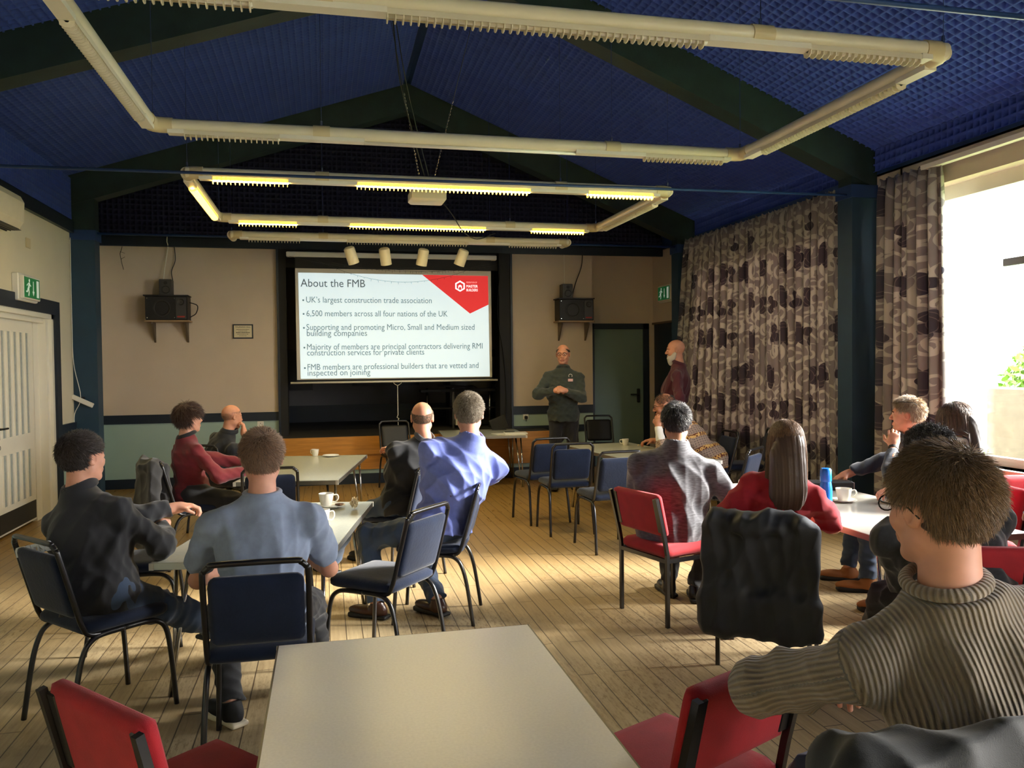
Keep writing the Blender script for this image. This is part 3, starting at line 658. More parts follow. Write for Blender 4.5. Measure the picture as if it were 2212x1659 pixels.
# photo pixel -> slide coordinates, used for the lettering baselines
def uv_(x, y): return ((x-645.5)/(1055.5-645.5-0)*1.0, 0)
MB().prism([SP(.642, 0, .004), SP(1, 0, .004), SP(1, .285, .004), SP(.897, .375, .004)][::-1], (0, -.001, 0)).build('red_corner', m_red, t, world=True)
MT = Matrix.Rotation(math.radians(90), 4, 'X'); t_loc = Vector((.98, YSC, 1.42))
def slide_text(txt, u, v, h, wtarget, m, bold=0.0, dy=.006):
    p = Vector(SP(u, v, dy))-t_loc
    o = text_mesh(txt, h, 'lettering', m, t, MT, .0004, bold=bold)
    xs = [q.co.x for q in o.data.vertices]; w0 = max(xs)-min(xs); x0 = min(xs)
    k = wtarget/w0 if wtarget else 1
    o.data.transform(Matrix.Translation(p) @ Matrix.Diagonal((k, 1, 1, 1)) @ Matrix.Translation((-x0, 0, 0)))
Wd = 2.66
for txt, x0, x1, y, h, m, bd in (('About the FMB', 651, 785, 620, .155, m_ttl, 0), ('UK\u2019s largest construction trade association', 662, 928, 654, .118, m_txt, 0),
    ('6,500 members across all four nations of the UK', 662, 963, 683.5, .118, m_txt, 0), ('Supporting and promoting Micro, Small and Medium sized', 661.5, 1023, 713, .118, m_txt, 0), ('building companies', 662, 788, 726, .118, m_txt, 0),
    ('Majority of members are principal contractors delivering RMI', 662, 1041, 755.5, .118, m_txt, 0), ('construction services for private clients', 662, 911, 768, .118, m_txt, 0),
    ('FMB members are professional builders that are vetted and', 662.5, 1032, 799, .118, m_txt, 0), ('inspected on joining', 662.5, 794, 811.5, .118, m_txt, 0)):
    xl = 646.5+(y-590)/228*1.5; xr = 1053.5+(y-596)/218*4; u = (x0-xl)/(xr-xl); um = (x0+x1)/2; vt = 590+(x0-646)/407*6.5; vb = 818-(x0-646)/407*4.5
    slide_text(txt, u, (y-vt)/(vb-vt), h, (x1-x0)/(xr-xl)*Wd, m, bd)
for y in (650, 679.5, 709.5, 752, 796):
    vt, vb = 590, 818; b = MB(); p = SP((656-647)/407, (y-1-vt)/(vb-vt), .005); b.lathe([(0, 0), (.013, 0), (.013, .001), (0, .001)], (p[0], p[1], p[2]), 12, 'y'); b.build('bullet', m_txt, t, world=True)
# emblem: hexagon with a small doorway, and its lettering
hx = lambda r, cx, cz: [(cx+r*math.sin(math.radians(60*i)), 0, cz+r*math.cos(math.radians(60*i))) for i in range(6)]
c0 = SP(.845, .105, .006)
def ring(P, Q, nm):
    V = [(a[0], c0[1], a[2]) for a in P]+[(a[0], c0[1], a[2]) for a in Q]; n = len(P); F = [(i, (i+1) % n, n+(i+1) % n, n+i) for i in range(n)]
    mesh_obj(nm, V, F, m_wt, t, False, True)
ring(hx(.080, c0[0], c0[2]), hx(.058, c0[0], c0[2]), 'emblem')
b = MB(); b.prism([(c0[0]-.025, c0[1], c0[2]-.035), (c0[0]-.025, c0[1], c0[2]+.005), (c0[0], c0[1], c0[2]+.02), (c0[0]+.025, c0[1], c0[2]+.005), (c0[0]+.025, c0[1], c0[2]-.035), (c0[0]+.014, c0[1], c0[2]-.035), (c0[0]+.014, c0[1], c0[2]-.01), (c0[0]-.014, c0[1], c0[2]-.01), (c0[0]-.014, c0[1], c0[2]-.035)], (0, -.0005, 0)); b.build('emblem', m_wt, t, world=True)
slide_text('FEDERATION OF', .880, .075, .032, .155, projected('projected_pink', (240, 170, 165), .6)); slide_text('MASTER', .880, .118, .055, .165, m_wt, 0); slide_text('BUILDERS', .880, .155, .052, .165, m_wt, 0)
# light thrown by the screen onto the room
# fairy lights hanging in front of the top of the screen
t = thing('string_lights', 'thin drooping string lights hanging across the top of the projection screen', 'string lights', (.98, 11.3, 3.1))
b = MB(); rr = random.Random(4)
for (x0, x1, z0, z1, sg) in ((-.1, 2.1, 3.08, 3.02, .26), (.1, 2.3, 3.05, 3.06, .12), (-.45, 1.3, 3.12, 3.0, .08), (.8, 2.6, 2.98, 3.1, .09)):
    P = []
    for i in range(25):
        s = i/24; P.append((x0+(x1-x0)*s, 11.32, z0+(z1-z0)*s-sg*4*s*(1-s)))
    b.tube(P, .0022, 4)
    for p in P[1:-1]: b.tube([p, (p[0]+rr.uniform(-.01, .01), p[1], p[2]-rr.uniform(.015, .035))], .002, 4)
b.build('wire', mat('dark_green_wire', (30, 34, 30), .6), t, world=True)
MB().tube([(-2.63, 11.8, 3.27), (-2.66, 11.8, 3.17), (-2.64, 11.8, 3.05), (-2.62, 11.8, 2.96)], .004, 4).tube([(-2.66, 11.8, 3.2), (-2.6, 11.8, 3.18)], .003, 4).tube([(-2.65, 11.8, 3.1), (-2.6, 11.8, 3.13)], .003, 4).build('loose_wire', m_wire, t, world=True)

# ---------------------------------------------------------------- speakers on wall shelves
m_spk = mat('black_speaker_vinyl', (22, 20, 20), .5, noise=.2, nscale=40); m_cone = mat('speaker_cone', (34, 32, 30), .55); m_horn = mat('grey_speaker_baffle', (62, 60, 60), .5)
m_alloy = mat('aged_bracket', (96, 84, 68), .5)
def wall_speaker(x, side, lab):
    t = thing('shelf', 'narrow wooden wall shelf on two brackets under the '+side+' loudspeaker', 'shelf', (x, YB, 2.25), 0, 'speaker shelves')
    MB().box(-.28, .28, -.30, 0, .0, .022).build('board', mat('pale_wood', (150, 124, 90), .5), t)
    for s in (-.2, .22):
        MB().prism([(s-.012, 0, 0), (s-.012, -.2, 0), (s-.012, -.2, -.02), (s-.012, -.03, -.24), (s-.012, 0, -.27)], (.024, 0, 0)).build('bracket', m_alloy, t)
    k = thing('loudspeaker', lab, 'loudspeaker', (x, YB-.15, 2.272), 0, 'large loudspeakers beside the stage')
    MB().box(-.265, .265, -.14, .13, 0, .32, bev=.008).box(-.285, .275, -.16, .13, .32, .335).build('cabinet', m_spk, k)
    MB().lathe([(.115, .0), (.115, -.008), (.098, -.008), (.06, .03), (.03, .035), (0, .028)], (-.06, -.142, .16), 28, 'y').build('woofer', m_cone, k, smooth='auto')
    MB().box(.12, .245, -.152, -.14, .02, .30).build('baffle', m_horn, k)
    MB().lathe([(.045, 0), (.045, -.006), (.02, .004), (0, 0)], (.185, -.155, .24), 20, 'y').build('tweeter', m_cone, k, smooth='auto')
    MB().box(.135, .23, -.156, -.15, .035, .055).build('badge', mat('red_badge', (150, 40, 34), .5), k)
    for q in ((-.24, .03), (-.24, .29), (.1, .03), (.1, .29)): MB().lathe([(0, 0), (.007, 0), (.007, -.004), (0, -.004)], (q[0], -.143, q[1]), 8, 'y').build('screw', m_chrome, k)
    s = thing('small_speaker', 'small dark bookshelf speaker on top of the '+side+' loudspeaker', 'speaker', (x+(-.02 if side == 'left' else -.12), YB-.14, 2.607), 0, 'small speakers on the loudspeakers')
    MB().box(-.078, .078, -.09, .08, 0, .215, bev=.006).build('cabinet', mat('dark_grey_speaker', (60, 58, 56), .45), s)
    MB().lathe([(.052, 0), (.052, -.006), (.03, .01), (0, .006)], (.005, -.091, .075), 22, 'y').build('woofer', m_cone, s, smooth='auto')
    MB().lathe([(.024, 0), (.024, -.005), (.01, -.002), (0, -.006)], (.005, -.091, .165), 16, 'y').build('tweeter', m_cone, s, smooth='auto')
    return k
wall_speaker(-2.05, 'left', 'large black loudspeaker on the wall shelf left of the stage')
wall_speaker(3.66, 'right', 'large black loudspeaker on the wall shelf right of the stage')
tag(MB().tube(smooth_path([(-2.12, 11.78, 2.82), (-2.1, 11.8, 3.0), (-2.06, 11.81, 3.27), (-2.05, 11.70, 3.33), (-2.05, 11.72, 3.40)]), .006, 5).build('speaker_cable', m_wpl), 'pale cable rising from the left small speaker to the beam', 'cable')
tag(MB().tube(smooth_path([(-2.0, 11.78, 2.82), (-2.02, 11.82, 2.95), (-1.97, 11.82, 3.1), (-1.98, 11.82, 3.30)]), .006, 5).build('speaker_cable', m_wire), 'black cable rising from the left small speaker', 'cable')
tag(MB().tube(smooth_path([(-1.79, 11.72, 2.52), (-1.69, 11.75, 2.48), (-1.71, 11.78, 2.38), (-1.77, 11.76, 2.33), (-1.80, 11.74, 2.31)]), .007, 5).build('speaker_cable', m_wire), 'black cable looping out of the right side of the left loudspeaker', 'cable')
tag(MB().tube(smooth_path([(3.64, 11.76, 2.62), (3.72, 11.8, 2.85), (3.82, 11.82, 3.1), (3.84, 11.82, 3.28)]), .007, 5).build('speaker_cable', m_wire), 'black cable rising from the right loudspeaker to the beam', 'cable')
tag(MB().tube(smooth_path([(3.55, 11.82, 2.8), (3.55, 11.82, 3.1), (3.54, 11.8, 3.35)]), .004, 5).build('speaker_cable', m_wpl), 'pale cable above the right small speaker', 'cable')
# framed notice
t = thing('framed_notice', 'small framed notice on the wall between left loudspeaker and stage', 'picture', (-1.11, YB, 2.13))
MB().box(-.135, .135, -.02, 0, -.10, .10).build('frame', m_navy, t); MB().box(-.118, .118, -.023, -.02, -.083, .083).build('paper', mat('cream_paper', (214, 204, 172), .7), t)
mt_ = mat('dark_print', (60, 54, 50), .7)
text_mesh('THURNING HALL', .026, 'lettering', mt_, t, Matrix.Translation((0, -.0235, .052)) @ MT, .0003, 'CENTER', bold=.0002)
for i, wd in enumerate((.17, .12, .18, .15, .1)):
    z = .028-.022*i; b = MB(); x = -wd/2; r_ = random.Random(i)
    while x < wd/2: L = r_.uniform(.008, .022); b.box(x, min(x+L, wd/2), -.0238, -.023, z-.003 if i != 2 else z-.005, z+.003 if i != 2 else z+.005); x += L+.005
    b.build('printed_line', mt_, t)
# sockets, plates
def socket(x, y, z, lab, plug=False):
    t = thing('wall_socket', lab, 'socket', (x, y, z)); MB().box(-.043, .043, -.012, 0, -.043, .043, bev=.004).build('plate', m_wpl, t)
    MB().box(-.004, .004, -.0135, -.012, .008, .02).box(-.02, -.012, -.0135, -.012, -.012, -.006).box(.012, .02, -.0135, -.012, -.012, -.006).build('slots', m_black, t)
    if plug: MB().box(-.022, .022, -.05, -.012, -.034, .012, bev=.006).tube([(0, -.035, -.03), (0, -.035, -.07)], .004).build('plug', m_black, t)
socket(-.90, YB, .83, 'white wall socket left of the stage below the dado rail')
socket(2.93, YB, .84, 'white wall socket with a black plug behind the presenter', True)
t = thing('wall_socket', 'small brass socket plate on the green panel below the stage', 'socket', (.84, YS+.03, .31)); MB().box(-.05, .05, -.008, 0, -.035, .035).build('plate', mat('brass', (150, 116, 50), .35, metal=.8), t); MB().box(.0, .03, -.011, -.008, -.02, .02).build('insert', mat('brown_bakelite', (84, 40, 22), .4), t)
# exit signs
m_exit = mat('exit_green', (24, 120, 66), .4, emit=(24, 130, 70), estr=.08); m_exw = mat('exit_white', (226, 240, 228), .4, emit=(226, 240, 228), estr=.12)
def exit_sign(lab, loc, rz, mirror=False):
    t = thing('exit_sign', lab, 'exit sign', loc, rz); 
    MB().box(-.27, .27, -.06, 0, -.135, .135, bev=.01).build('housing', m_wpl, t)
    MB().box(-.235, .235, -.095, -.06, -.115, .115, bev=.006).build('cover', m_wpl, t)
    MB().box(-.215, .215, -.098, -.094, -.10, .10).build('green_panel', m_exit, t)
    y = -.0995
    # running figure, arrow and doorway
    b = MB()
    def pl(P): b.prism([(p[0], y, p[1]) for p in P], (0, .002, 0))
    b.lathe([(0, 0), (.017, 0), (.017, .002), (0, .002)], (-.085, y, .07), 12, 'y')
    pl([(-.105, .05), (-.07, .05), (-.085, -.005), (-.125, -.01)]); pl([(-.115, .045), (-.10, .05), (-.15, .012), (-.16, .022)]); pl([(-.075, .045), (-.085, .03), (-.05, .012), (-.035, .022), (-.058, .028)])
    pl([(-.125, -.005), (-.095, -.005), (-.085, -.045), (-.10, -.085), (-.12, -.08), (-.107, -.045)]); pl([(-.13, .0), (-.11, -.015), (-.14, -.05), (-.18, -.05), (-.18, -.035), (-.15, -.035)])
    pl([(.02, .07), (.035, .07), (.035, -.03), (.055, -.03), (.0275, -.075), (0, -.03), (.02, -.03)])
    pl([(.12, .085), (.185, .085), (.185, -.085), (.12, -.085)])
    b.build('pictogram', m_exw, t); return t
exit_sign('green running-man exit sign above the white double door on the left', (XL, 9.02, 2.45), math.radians(90))
exit_sign('green running-man exit sign above the dark exit door at the right', (XR, 11.55, 2.69), math.radians(-90))
# air conditioner on the left wall
t = thing('air_conditioner', 'cream wall-mounted air conditioner at the left edge', 'air conditioner', (XL, 7.98, 3.10)); 
MB().prism([(0, -.5, -.16), (.16, -.5, -.16), (.21, -.5, -.08), (.22, -.5, .10), (.19, -.5, .16), (0, -.5, .16)], (0, 1.0, 0)).build('casing', m_cream, t)
b = MB()
for i in range(4): b.box(.07+i*.034, .08+i*.034, -.46, .46, -.172+i*.004, -.158+i*.004)
b.build('outlet_louvre', m_black, t); MB().box(.05, .2, -.46, .46, -.163, -.158).build('outlet', mat('shadow_grey', (70, 68, 60), .6), t)
t = thing('wall_plate', 'small beige blanking plate below the air conditioner', 'wall plate', (XL, 9.22, 2.93)); MB().box(0, .012, -.06, .06, -.05, .05, bev=.003).build('plate', m_tape, t)
# flood light and cable on the left post, security light on the right one
t = thing('flood_light', 'thin white LED flood light tilted on the left post', 'lamp', (-2.84, YA-.02, 1.25)); o_ = MB().box(-.13, .13, -.05, -.02, -.028, .028, bev=.006); o_.xf(Matrix.Rotation(math.radians(27), 4, 'Y')); o_.build('lamp_panel', m_wpl, t); MB().box(-.015, .015, -.03, .02, -.03, .05).build('bracket', m_black, t)
tag(MB().tube(smooth_path([(XL+.012, YA-.03, 3.2), (XL+.012, YA-.04, 2.2), (XL+.02, YA-.04, 1.7), (-2.86, YA-.05, 1.3), (-2.93, YA-.05, 1.1), (XL+.015, YA-.05, .9), (XL+.015, YA-.03, .2)]), .004, 5).build('cable', m_wpl), 'thin white cable running down the corner of the left post', 'cable')
t = thing('security_light', 'round white twin-head light at the top of the right rear post', 'lamp', (5.0, YA-.02, 3.14)); MB().lathe([(0, 0), (.035, 0), (.03, -.05), (0, -.05)], (0, 0, 0), 14, 'y').build('base', m_wpl, t)
MB().lathe([(0, .02), (.03, .02), (.05, -.02), (.055, -.07), (.045, -.075), (.03, -.05), (0, -.045)], (.055, -.05, .015), 20, 'y').build('lamp_head', m_wpl, t, smooth='auto'); MB().lathe([(0, .02), (.03, .02), (.04, -.03), (.03, -.04), (0, -.03)], (-.05, -.04, -.02), 18, 'y').build('lamp_head', m_wpl, t, smooth='auto')
# things standing on the stage behind the table
t = thing('equipment_stand', 'black and silver equipment stand on the stage behind the blue-shirted man', 'stand', (1.95, 12.3, .66))
for x in (-.45, -.05, .52): MB().tube([(x, 0, 0), (x, 0, .62)], .018, 10).build('pole', m_chrome if x != -.05 else mat('grey_pole', (120, 120, 120), .4), t, smooth=True)
MB().box(-.55, .7, -.05, .2, .56, .60).box(-.5, .6, -.05, .2, .3, .32).build('shelf', m_black, t); MB().box(-.02, .22, -.06, .1, .05, .30).build('white_box', m_wpl, t); MB().tube([(-.3, -.06, .66), (.25, -.06, .63)], .016, 8).build('microphone_arm', m_black, t)
t = thing('equipment_case', 'dark equipment case standing on the stage at its right side', 'case', (2.25, 12.9, .66)); MB().box(-.35, .35, -.2, .2, 0, .74, bev=.02).build('body', m_spk, t); MB().lathe([(.13, 0), (.13, -.01), (.07, .03), (0, .02)], (0, -.201, .52), 20, 'y').build('woofer', m_cone, t, smooth='auto')
tag(MB().tube(smooth_path([(2.56, 11.8, 3.1), (2.5, 11.78, 2.4), (2.58, 11.78, 1.8), (2.62, 11.78, 1.2), (2.6, 11.76, .69)]), .006, 5).build('cable', m_wire), 'long black cable hanging down the right side of the stage opening', 'cable')
# ---------------------------------------------------------------- chairs and tables
m_frame = mat('black_chair_tube', (18, 17, 18), .3, spec=.7)
m_vel = mat('dark_blue_velour', (24, 35, 58), .85, noise=.2, nscale=9, sheen=.2, spec=.2, bump=.15, bscale=60)
m_velb = mat('black_vinyl_pad', (20, 21, 24), .5, noise=.1, nscale=9)
m_redf = mat('red_wool_upholstery', (168, 22, 34), .85, noise=.12, nscale=14, sheen=.1, bump=.25, bscale=400)
m_stud = mat('steel_stud', (190, 186, 176), .3, metal=1)
def pad(w, d, h, crown=.012, n=10, rnd=.05, seg=None):
    """rounded cushion, centred, z from 0 to h"""
    V = []; F = []; nx = n; ny = n
    def P(u, v, top):
        x, y = (u-.5)*w, (v-.5)*d
        ex = max(0, abs(u-.5)*2-(1-rnd*2/w))*(w/2); ey = max(0, abs(v-.5)*2-(1-rnd*2/d))*(d/2)
        r = min(1, math.hypot(ex, ey)/rnd)
        # pull corners in to round the outline
        if ex > 0 and ey > 0:
            k = rnd/max(math.hypot(ex, ey), 1e-6)
            if k < 1: x -= math.copysign(ex*(1-k), x); y -= math.copysign(ey*(1-k), y); r = 1
        e = h/2*math.sqrt(max(0, 1-r**2.6*.85)); z = h/2+(e+crown*math.sin(math.pi*u)*math.sin(math.pi*v))*(1 if top else -1)
        if not top: z = h/2-e
        return (x, y, z)
    nn = 16
    for top in (1, 0):
        for j in range(nn+1):
            for i in range(nn+1): V.append(P(i/nn, j/nn, top))
    o = (nn+1)**2
    for j in range(nn):
        for i in range(nn):
            a = j*(nn+1)+i; F.append((a, a+1, a+nn+2, a+nn+1)); F.append((o+a, o+a+nn+1, o+a+nn+2, o+a+1))
    for i in range(nn):
        F.append((i, o+i, o+i+1, i+1)); a = nn*(nn+1)+i; F.append((a, a+1, o+a+1, o+a))
        a = i*(nn+1); b_ = a+nn+1; F.append((a, b_, o+b_, o+a)); a = i*(nn+1)+nn; b_ = a+nn+1; F.append((a, o+a, o+b_, b_))
    return V, F
def banquet_proto(padmat, label):
    t = thing('banquet_chair', label, 'chair')
    V, F = pad(.43, .43, .065); MB().add([(x, y+.015, z+.445) for x, y, z in V], F).build('seat', padmat, t, smooth=True)
    L = Matrix.Translation((0, -.205, .53)) @ Matrix.Rotation(math.radians(15.5), 4, 'X')
    V, F = pad(.365, .305, .04, .006, rnd=.035); b = MB().add([(x, -z+.02, y+.155) for x, y, z in V], [f[::-1] for f in F]); b.xf(L); b.build('backrest', padmat, t, smooth=True)
    for s in (-1, 1):
        P = smooth_path([(s*.218, .245, 0), (s*.210, .225, .26), (s*.205, .205, .38), (s*.203, .165, .425), (s*.20, .11, .438), (s*.20, .0, .440)], 5)
        MB().tube(P, .0125, 8).build('leg', m_frame, t, smooth=True)
        P = smooth_path([(s*.218, -.265, 0), (s*.210, -.225, .26), (s*.205, -.190, .38), (s*.203, -.150, .425), (s*.20, -.10, .438), (s*.20, .0, .440)], 5)
        MB().tube(P, .0125, 8).build('leg', m_frame, t, smooth=True)
    def bp(x, zz): return (x, -.205-math.sin(math.radians(15.5))*zz, .53+math.cos(math.radians(15.5))*zz)
    P = [(-.19, .03, .437), (-.195, -.10, .440), (-.199, -.165, .452), (-.2, -.19, .49), bp(-.2, .02), bp(-.2, .30), bp(-.193, .335), bp(-.172, .356), bp(-.14, .364), bp(.14, .364), bp(.172, .356), bp(.193, .335), bp(.2, .30), bp(.2, .02), (.2, -.19, .49), (.199, -.165, .452), (.195, -.10, .440), (.19, .03, .437)]
    MB().tube(smooth_path(P, 4), .0125, 8).build('back_frame', m_frame, t, smooth=True)
    for s in (-1, 1):
        for zz in (.09, .24):
            p = bp(s*.165, zz); MB().lathe([(0, 0), (.007, 0), (.005, -.006), (0, -.007)], (p[0], p[1]-.0, p[2]), 10, 'y').build('stud', m_stud, t)
    return t
def red_proto(label):
    t = thing('red_chair', label, 'chair')
    V, F = pad(.46, .44, .075, .010, rnd=.03); MB().add([(x, y, z+.42) for x, y, z in V], F).build('seat', m_redf, t, smooth=True)
    L = Matrix.Translation((0, -.225, .56)) @ Matrix.Rotation(math.radians(13), 4, 'X')
    V, F = pad(.47, .27, .055, .004, rnd=.028); b = MB().add([(x, -z+.045, y+.135) for x, y, z in V], [f[::-1] for f in F]); b.xf(L); b.build('backrest', m_redf, t, smooth=True)
    for s in (-1, 1):
        MB().prism([(s*.235-.011, .215, 0), (s*.235+.011, .215, 0), (s*.235+.011, .237, 0), (s*.235-.011, .237, 0)], (0, 0, .44)).build('leg', m_frame, t)
        MB().tube([(s*.235, -.215, 0), (s*.235, -.215, .45), (s*.235, -.235, .55), (s*.235, -.300, .81)], .0155, 4).build('leg', m_frame, t)
        MB().box(s*.235-.01, s*.235+.01, -.215, .22, .40, .425).build('side_rail', m_frame, t)
        b = MB().box(s*.235-(.05 if s > 0 else -.012), s*.235+(.05 if s < 0 else -.012), -.012, .012, .03, .25, bev=.004); 
        b.xf(L @ Matrix.Translation((0, -.002, 0))); b.build('bracket', m_frame, t)
    for y in (-.225, .205): MB().box(-.235, .235, y, y+.021, .40, .425).build('cross_rail', m_frame, t)
    return t
B0 = banquet_proto(m_vel, ''); K0 = banquet_proto(m_velb, ''); R0 = red_proto('')
def place(proto, x, y, deg, label, group):
    o = copy_tree(proto); o.location = (x, y, 0); o.rotation_euler = (0, 0, -math.radians(deg)); o['label'] = label; o['group'] = group
    return o
BG, KG, RG = 'blue banquet chairs in the hall', 'black banquet chairs near the stage', 'red upholstered chairs'
for a in ((-1.065, 4.2, 48, 'blue banquet chair under the man in the black quarter-zip at the far left'), (-.28, 3.60, 0, 'dark blue banquet chair under the man in the pale blue T-shirt'),
          (.30, 4.50, -50, 'empty blue banquet chair pulled out in the middle, its velour back catching the light'), (.69, 5.27, -73, 'blue banquet chair under the man in the lilac-blue shirt'),
          (.55, 6.30, -50, 'blue banquet chair under the bald man in the black polo shirt'), (-1.12, 7.25, 62, 'blue banquet chair under the young man in the maroon jumper, grey jacket on its back'),
          (-1.03, 8.60, 35, 'dark banquet chair under the bald man by the far end of the rear table'), (-.42, 6.62, 0, 'empty dark blue banquet chair at the near end of the rear left table'),
          (-1.12, 5.25, 85, 'empty banquet chair mostly hidden behind the man at the far left'),
          (2.18, 8.20, -8, 'empty blue banquet chair, leftmost of the three in a row, behind the other two'), (2.27, 7.62, 0, 'empty blue banquet chair, middle one of the three in a row'),
          (2.43, 6.83, -4, 'empty blue banquet chair, rightmost and nearest of the three in a row'), (3.45, 6.62, -42, 'empty blue banquet chair beyond the red-shirted woman, its back brightly lit'),
          (3.98, 8.05, -88, 'banquet chair under the man in the patterned knit'), (4.55, 8.25, -70, 'empty dark banquet chair standing in front of the drawn curtains')):
    place(B0, *a, BG)
for a in ((.93, 10.72, 172, 'black banquet chair facing the room, in front of the stage'), (3.78, 10.75, 184, 'black banquet chair in front of the sage green door')): place(K0, *a, KG)
for a in ((2.18, 4.92, 74, 'red chair under the man in the grey fleece'), (2.37, 4.03, 38, 'red chair under the long-haired woman, hidden beneath a black coat'), (-.36, 2.35, 49, 'empty red chair at the bottom left, beside the foreground table'),
          (.97, 2.20, -25, 'empty red chair at the bottom right that the near man leans his elbow on'), (4.70, 4.98, 10, 'red chair by the window sill at the right edge'), (4.00, 3.42, -84, 'red chair under the seated person in jeans at the right edge'),
          (4.2, 5.15, -80, 'red chair under the man with a hand on his chin'), (4.02, 4.45, -80, 'red chair under the dark-haired woman by the window'), (2.85, 3.22, 20, 'red chair under the broad man in charcoal'), (4.35, 9.75, -60, 'dark red chair against the drawn curtains')):
    place(R0, *a, RG)
place(B0, 1.36, 1.42, 5, 'banquet chair under the near man in the tan jumper, black coat over its back', BG)
for p in (B0, K0, R0):
    for ch in list(p.children): bpy.data.objects.remove(ch)
    bpy.data.objects.remove(p)

m_lam = mat('grey_laminate', (186, 186, 170), .22, noise=.05, nscale=60); m_edge = mat('brushed_edge_trim', (178, 176, 168), .3, metal=.9)
m_lamw = mat('pale_laminate', (224, 220, 208), .28, noise=.05, nscale=120, bump=.02, bscale=600)
def table(lab, cx, cy, deg, w, l, top=m_lam, h=.70, edge=m_edge):
    t = thing('folding_table', lab, 'table', (cx, cy, 0), -math.radians(deg), 'folding tables')
    MB().box(-w/2+.006, w/2-.006, -l/2+.006, l/2-.006, h-.028, h).build('tabletop', top, t)
    b = MB(); e = .034
    for x0, x1, y0, y1 in ((-w/2, w/2, -l/2, -l/2+.008), (-w/2, w/2, l/2-.008, l/2), (-w/2, -w/2+.008, -l/2, l/2), (w/2-.008, w/2, -l/2, l/2)): b.box(x0, x1, y0, y1, h-e, h-.001)
    b.build('edge_trim', edge, t)
    for sx in (-1, 1):
        for sy in (-1, 1):
            MB().box(sx*w/2-.02*(sx > 0)-.002*(sx < 0), sx*w/2+.02*(sx < 0)+.002*(sx > 0), sy*l/2-.02*(sy > 0)-.002*(sy < 0), sy*l/2+.02*(sy < 0)+.002*(sy > 0), h-e-.002, h-.002).build('corner_cap', m_wpl, t)
            x, y = sx*(w/2-.09), sy*(l/2-.20); fx, fy = sx*(w/2-.05), sy*(l/2-.11)
            MB().tube([(x-sx*.035, y, h-.03), (fx-.008, fy, .0)], .0105, 8).tube([(x+sx*.035, y, h-.03), (fx+.010, fy, 0)], .0105, 8).build('leg', m_chrome, t, smooth=True)
    MB().box(-w/2+.06, w/2-.06, -l/2+.16, -l/2+.24, h-.05, h-.028).box(-w/2+.06, w/2-.06, l/2-.24, l/2-.16, h-.05, h-.028).build('underframe', m_black, t)
    return t
table('large pale folding table filling the bottom foreground', .265, 1.94, 0, .88, 1.80, m_lamw, edge=mat('dark_edge_trim', (84, 80, 70), .35, metal=.6))
table('folding table with cup and crumpled napkins in front of the pale blue T-shirt', -.27, 4.94, 11, .85, 1.68)
table('rear left folding table with a single cup and saucer', -.17, 7.80, 10, .85, 1.88)
table('folding table with papers in front of the stage', 2.06, 10.90, 4, 1.10, 1.10)
table('folding table behind the three empty blue chairs', 3.17, 8.0, -6, .82, 1.95)
table('folding table with the blue bottle and cup beside the window', 3.28, 4.67, 0, .86, 2.08, mat('glossy_pale_laminate', (196, 192, 182), .15), edge=mat('pink_edge_trim', (176, 128, 118), .35))
table('white table corner at the right edge behind the near man', 3.07, 2.38, 0, .86, .86, mat('white_laminate', (224, 222, 216), .2))

# ---------------------------------------------------------------- crockery and small things
m_china = mat('white_china', (232, 228, 216), .18, spec=.6); m_nap = mat('crumpled_napkin', (232, 214, 174), .8); m_foil = mat('brown_biscuit_foil', (110, 78, 50), .3, metal=.5)
def cup(x, y, z, rz, lab, r=.040, h=.072, group='white cups', logo=False):
    t = thing('cup', lab, 'cup', (x, y, z), rz, group)
    MB().lathe([(0, .002), (r*.66, .0), (r*.70, .006), (r*.86, h*.45), (r, h), (r*.93, h), (r*.80, h*.45), (r*.6, .01), (0, .008)], n=28).build('bowl', m_china, t, smooth='auto')
    MB().tube(smooth_path([(r*.93, 0, h*.82), (r*1.45, 0, h*.84), (r*1.6, 0, h*.55), (r*1.25, 0, h*.28), (r*.78, 0, h*.3)]), .0045, 8).build('handle', m_china, t, smooth=True)
    MB().lathe([(0, h*.74), (r*.88, h*.74)], n=24).build('drink', mat('black_coffee', (40, 24, 14), .15), t)
    return t
def saucer(x, y, z, lab, r=.075):
    return tag(MB().lathe([(0, .003), (r*.45, 0), (r*.5, .003), (r, .014), (r*.99, .018), (r*.55, .008), (0, .007)], n=32).build('saucer', m_china, None, 'auto', loc=(x, y, z)), lab, 'saucer', 'white saucers')
def napkin(x, y, z, lab, s, seed, tall=1.0):
    r_ = np.random.RandomState(seed); n = 22; V = []; F = []
    ks = [(r_.normal(size=3)*k, r_.uniform(0, 6.28), a) for k, a in ((3, .22), (6, .18), (11, .12), (18, .06)) for _ in range(4)]
    for j in range(n+1):
        th = math.pi*j/n
        for i in range(2*n):
            ph = math.pi*i/n; d = np.array([math.sin(th)*math.cos(ph), math.sin(th)*math.sin(ph), math.cos(th)])
            r = 1-sum(a*abs(math.sin(float(np.dot(k, d))+p)) for k, p, a in ks)*.42
            p = d*r*s; V.append((p[0], p[1], max(p[2]*tall+s*.55*tall, 0)))
    for j in range(n):
        for i in range(2*n): a = j*2*n+i; b_ = j*2*n+(i+1) % (2*n); F.append((a, b_, b_+2*n, a+2*n))
    return tag(MB().add(V, F).build('napkin', m_nap, loc=(x, y, z)), lab, 'napkin', 'crumpled paper napkins')

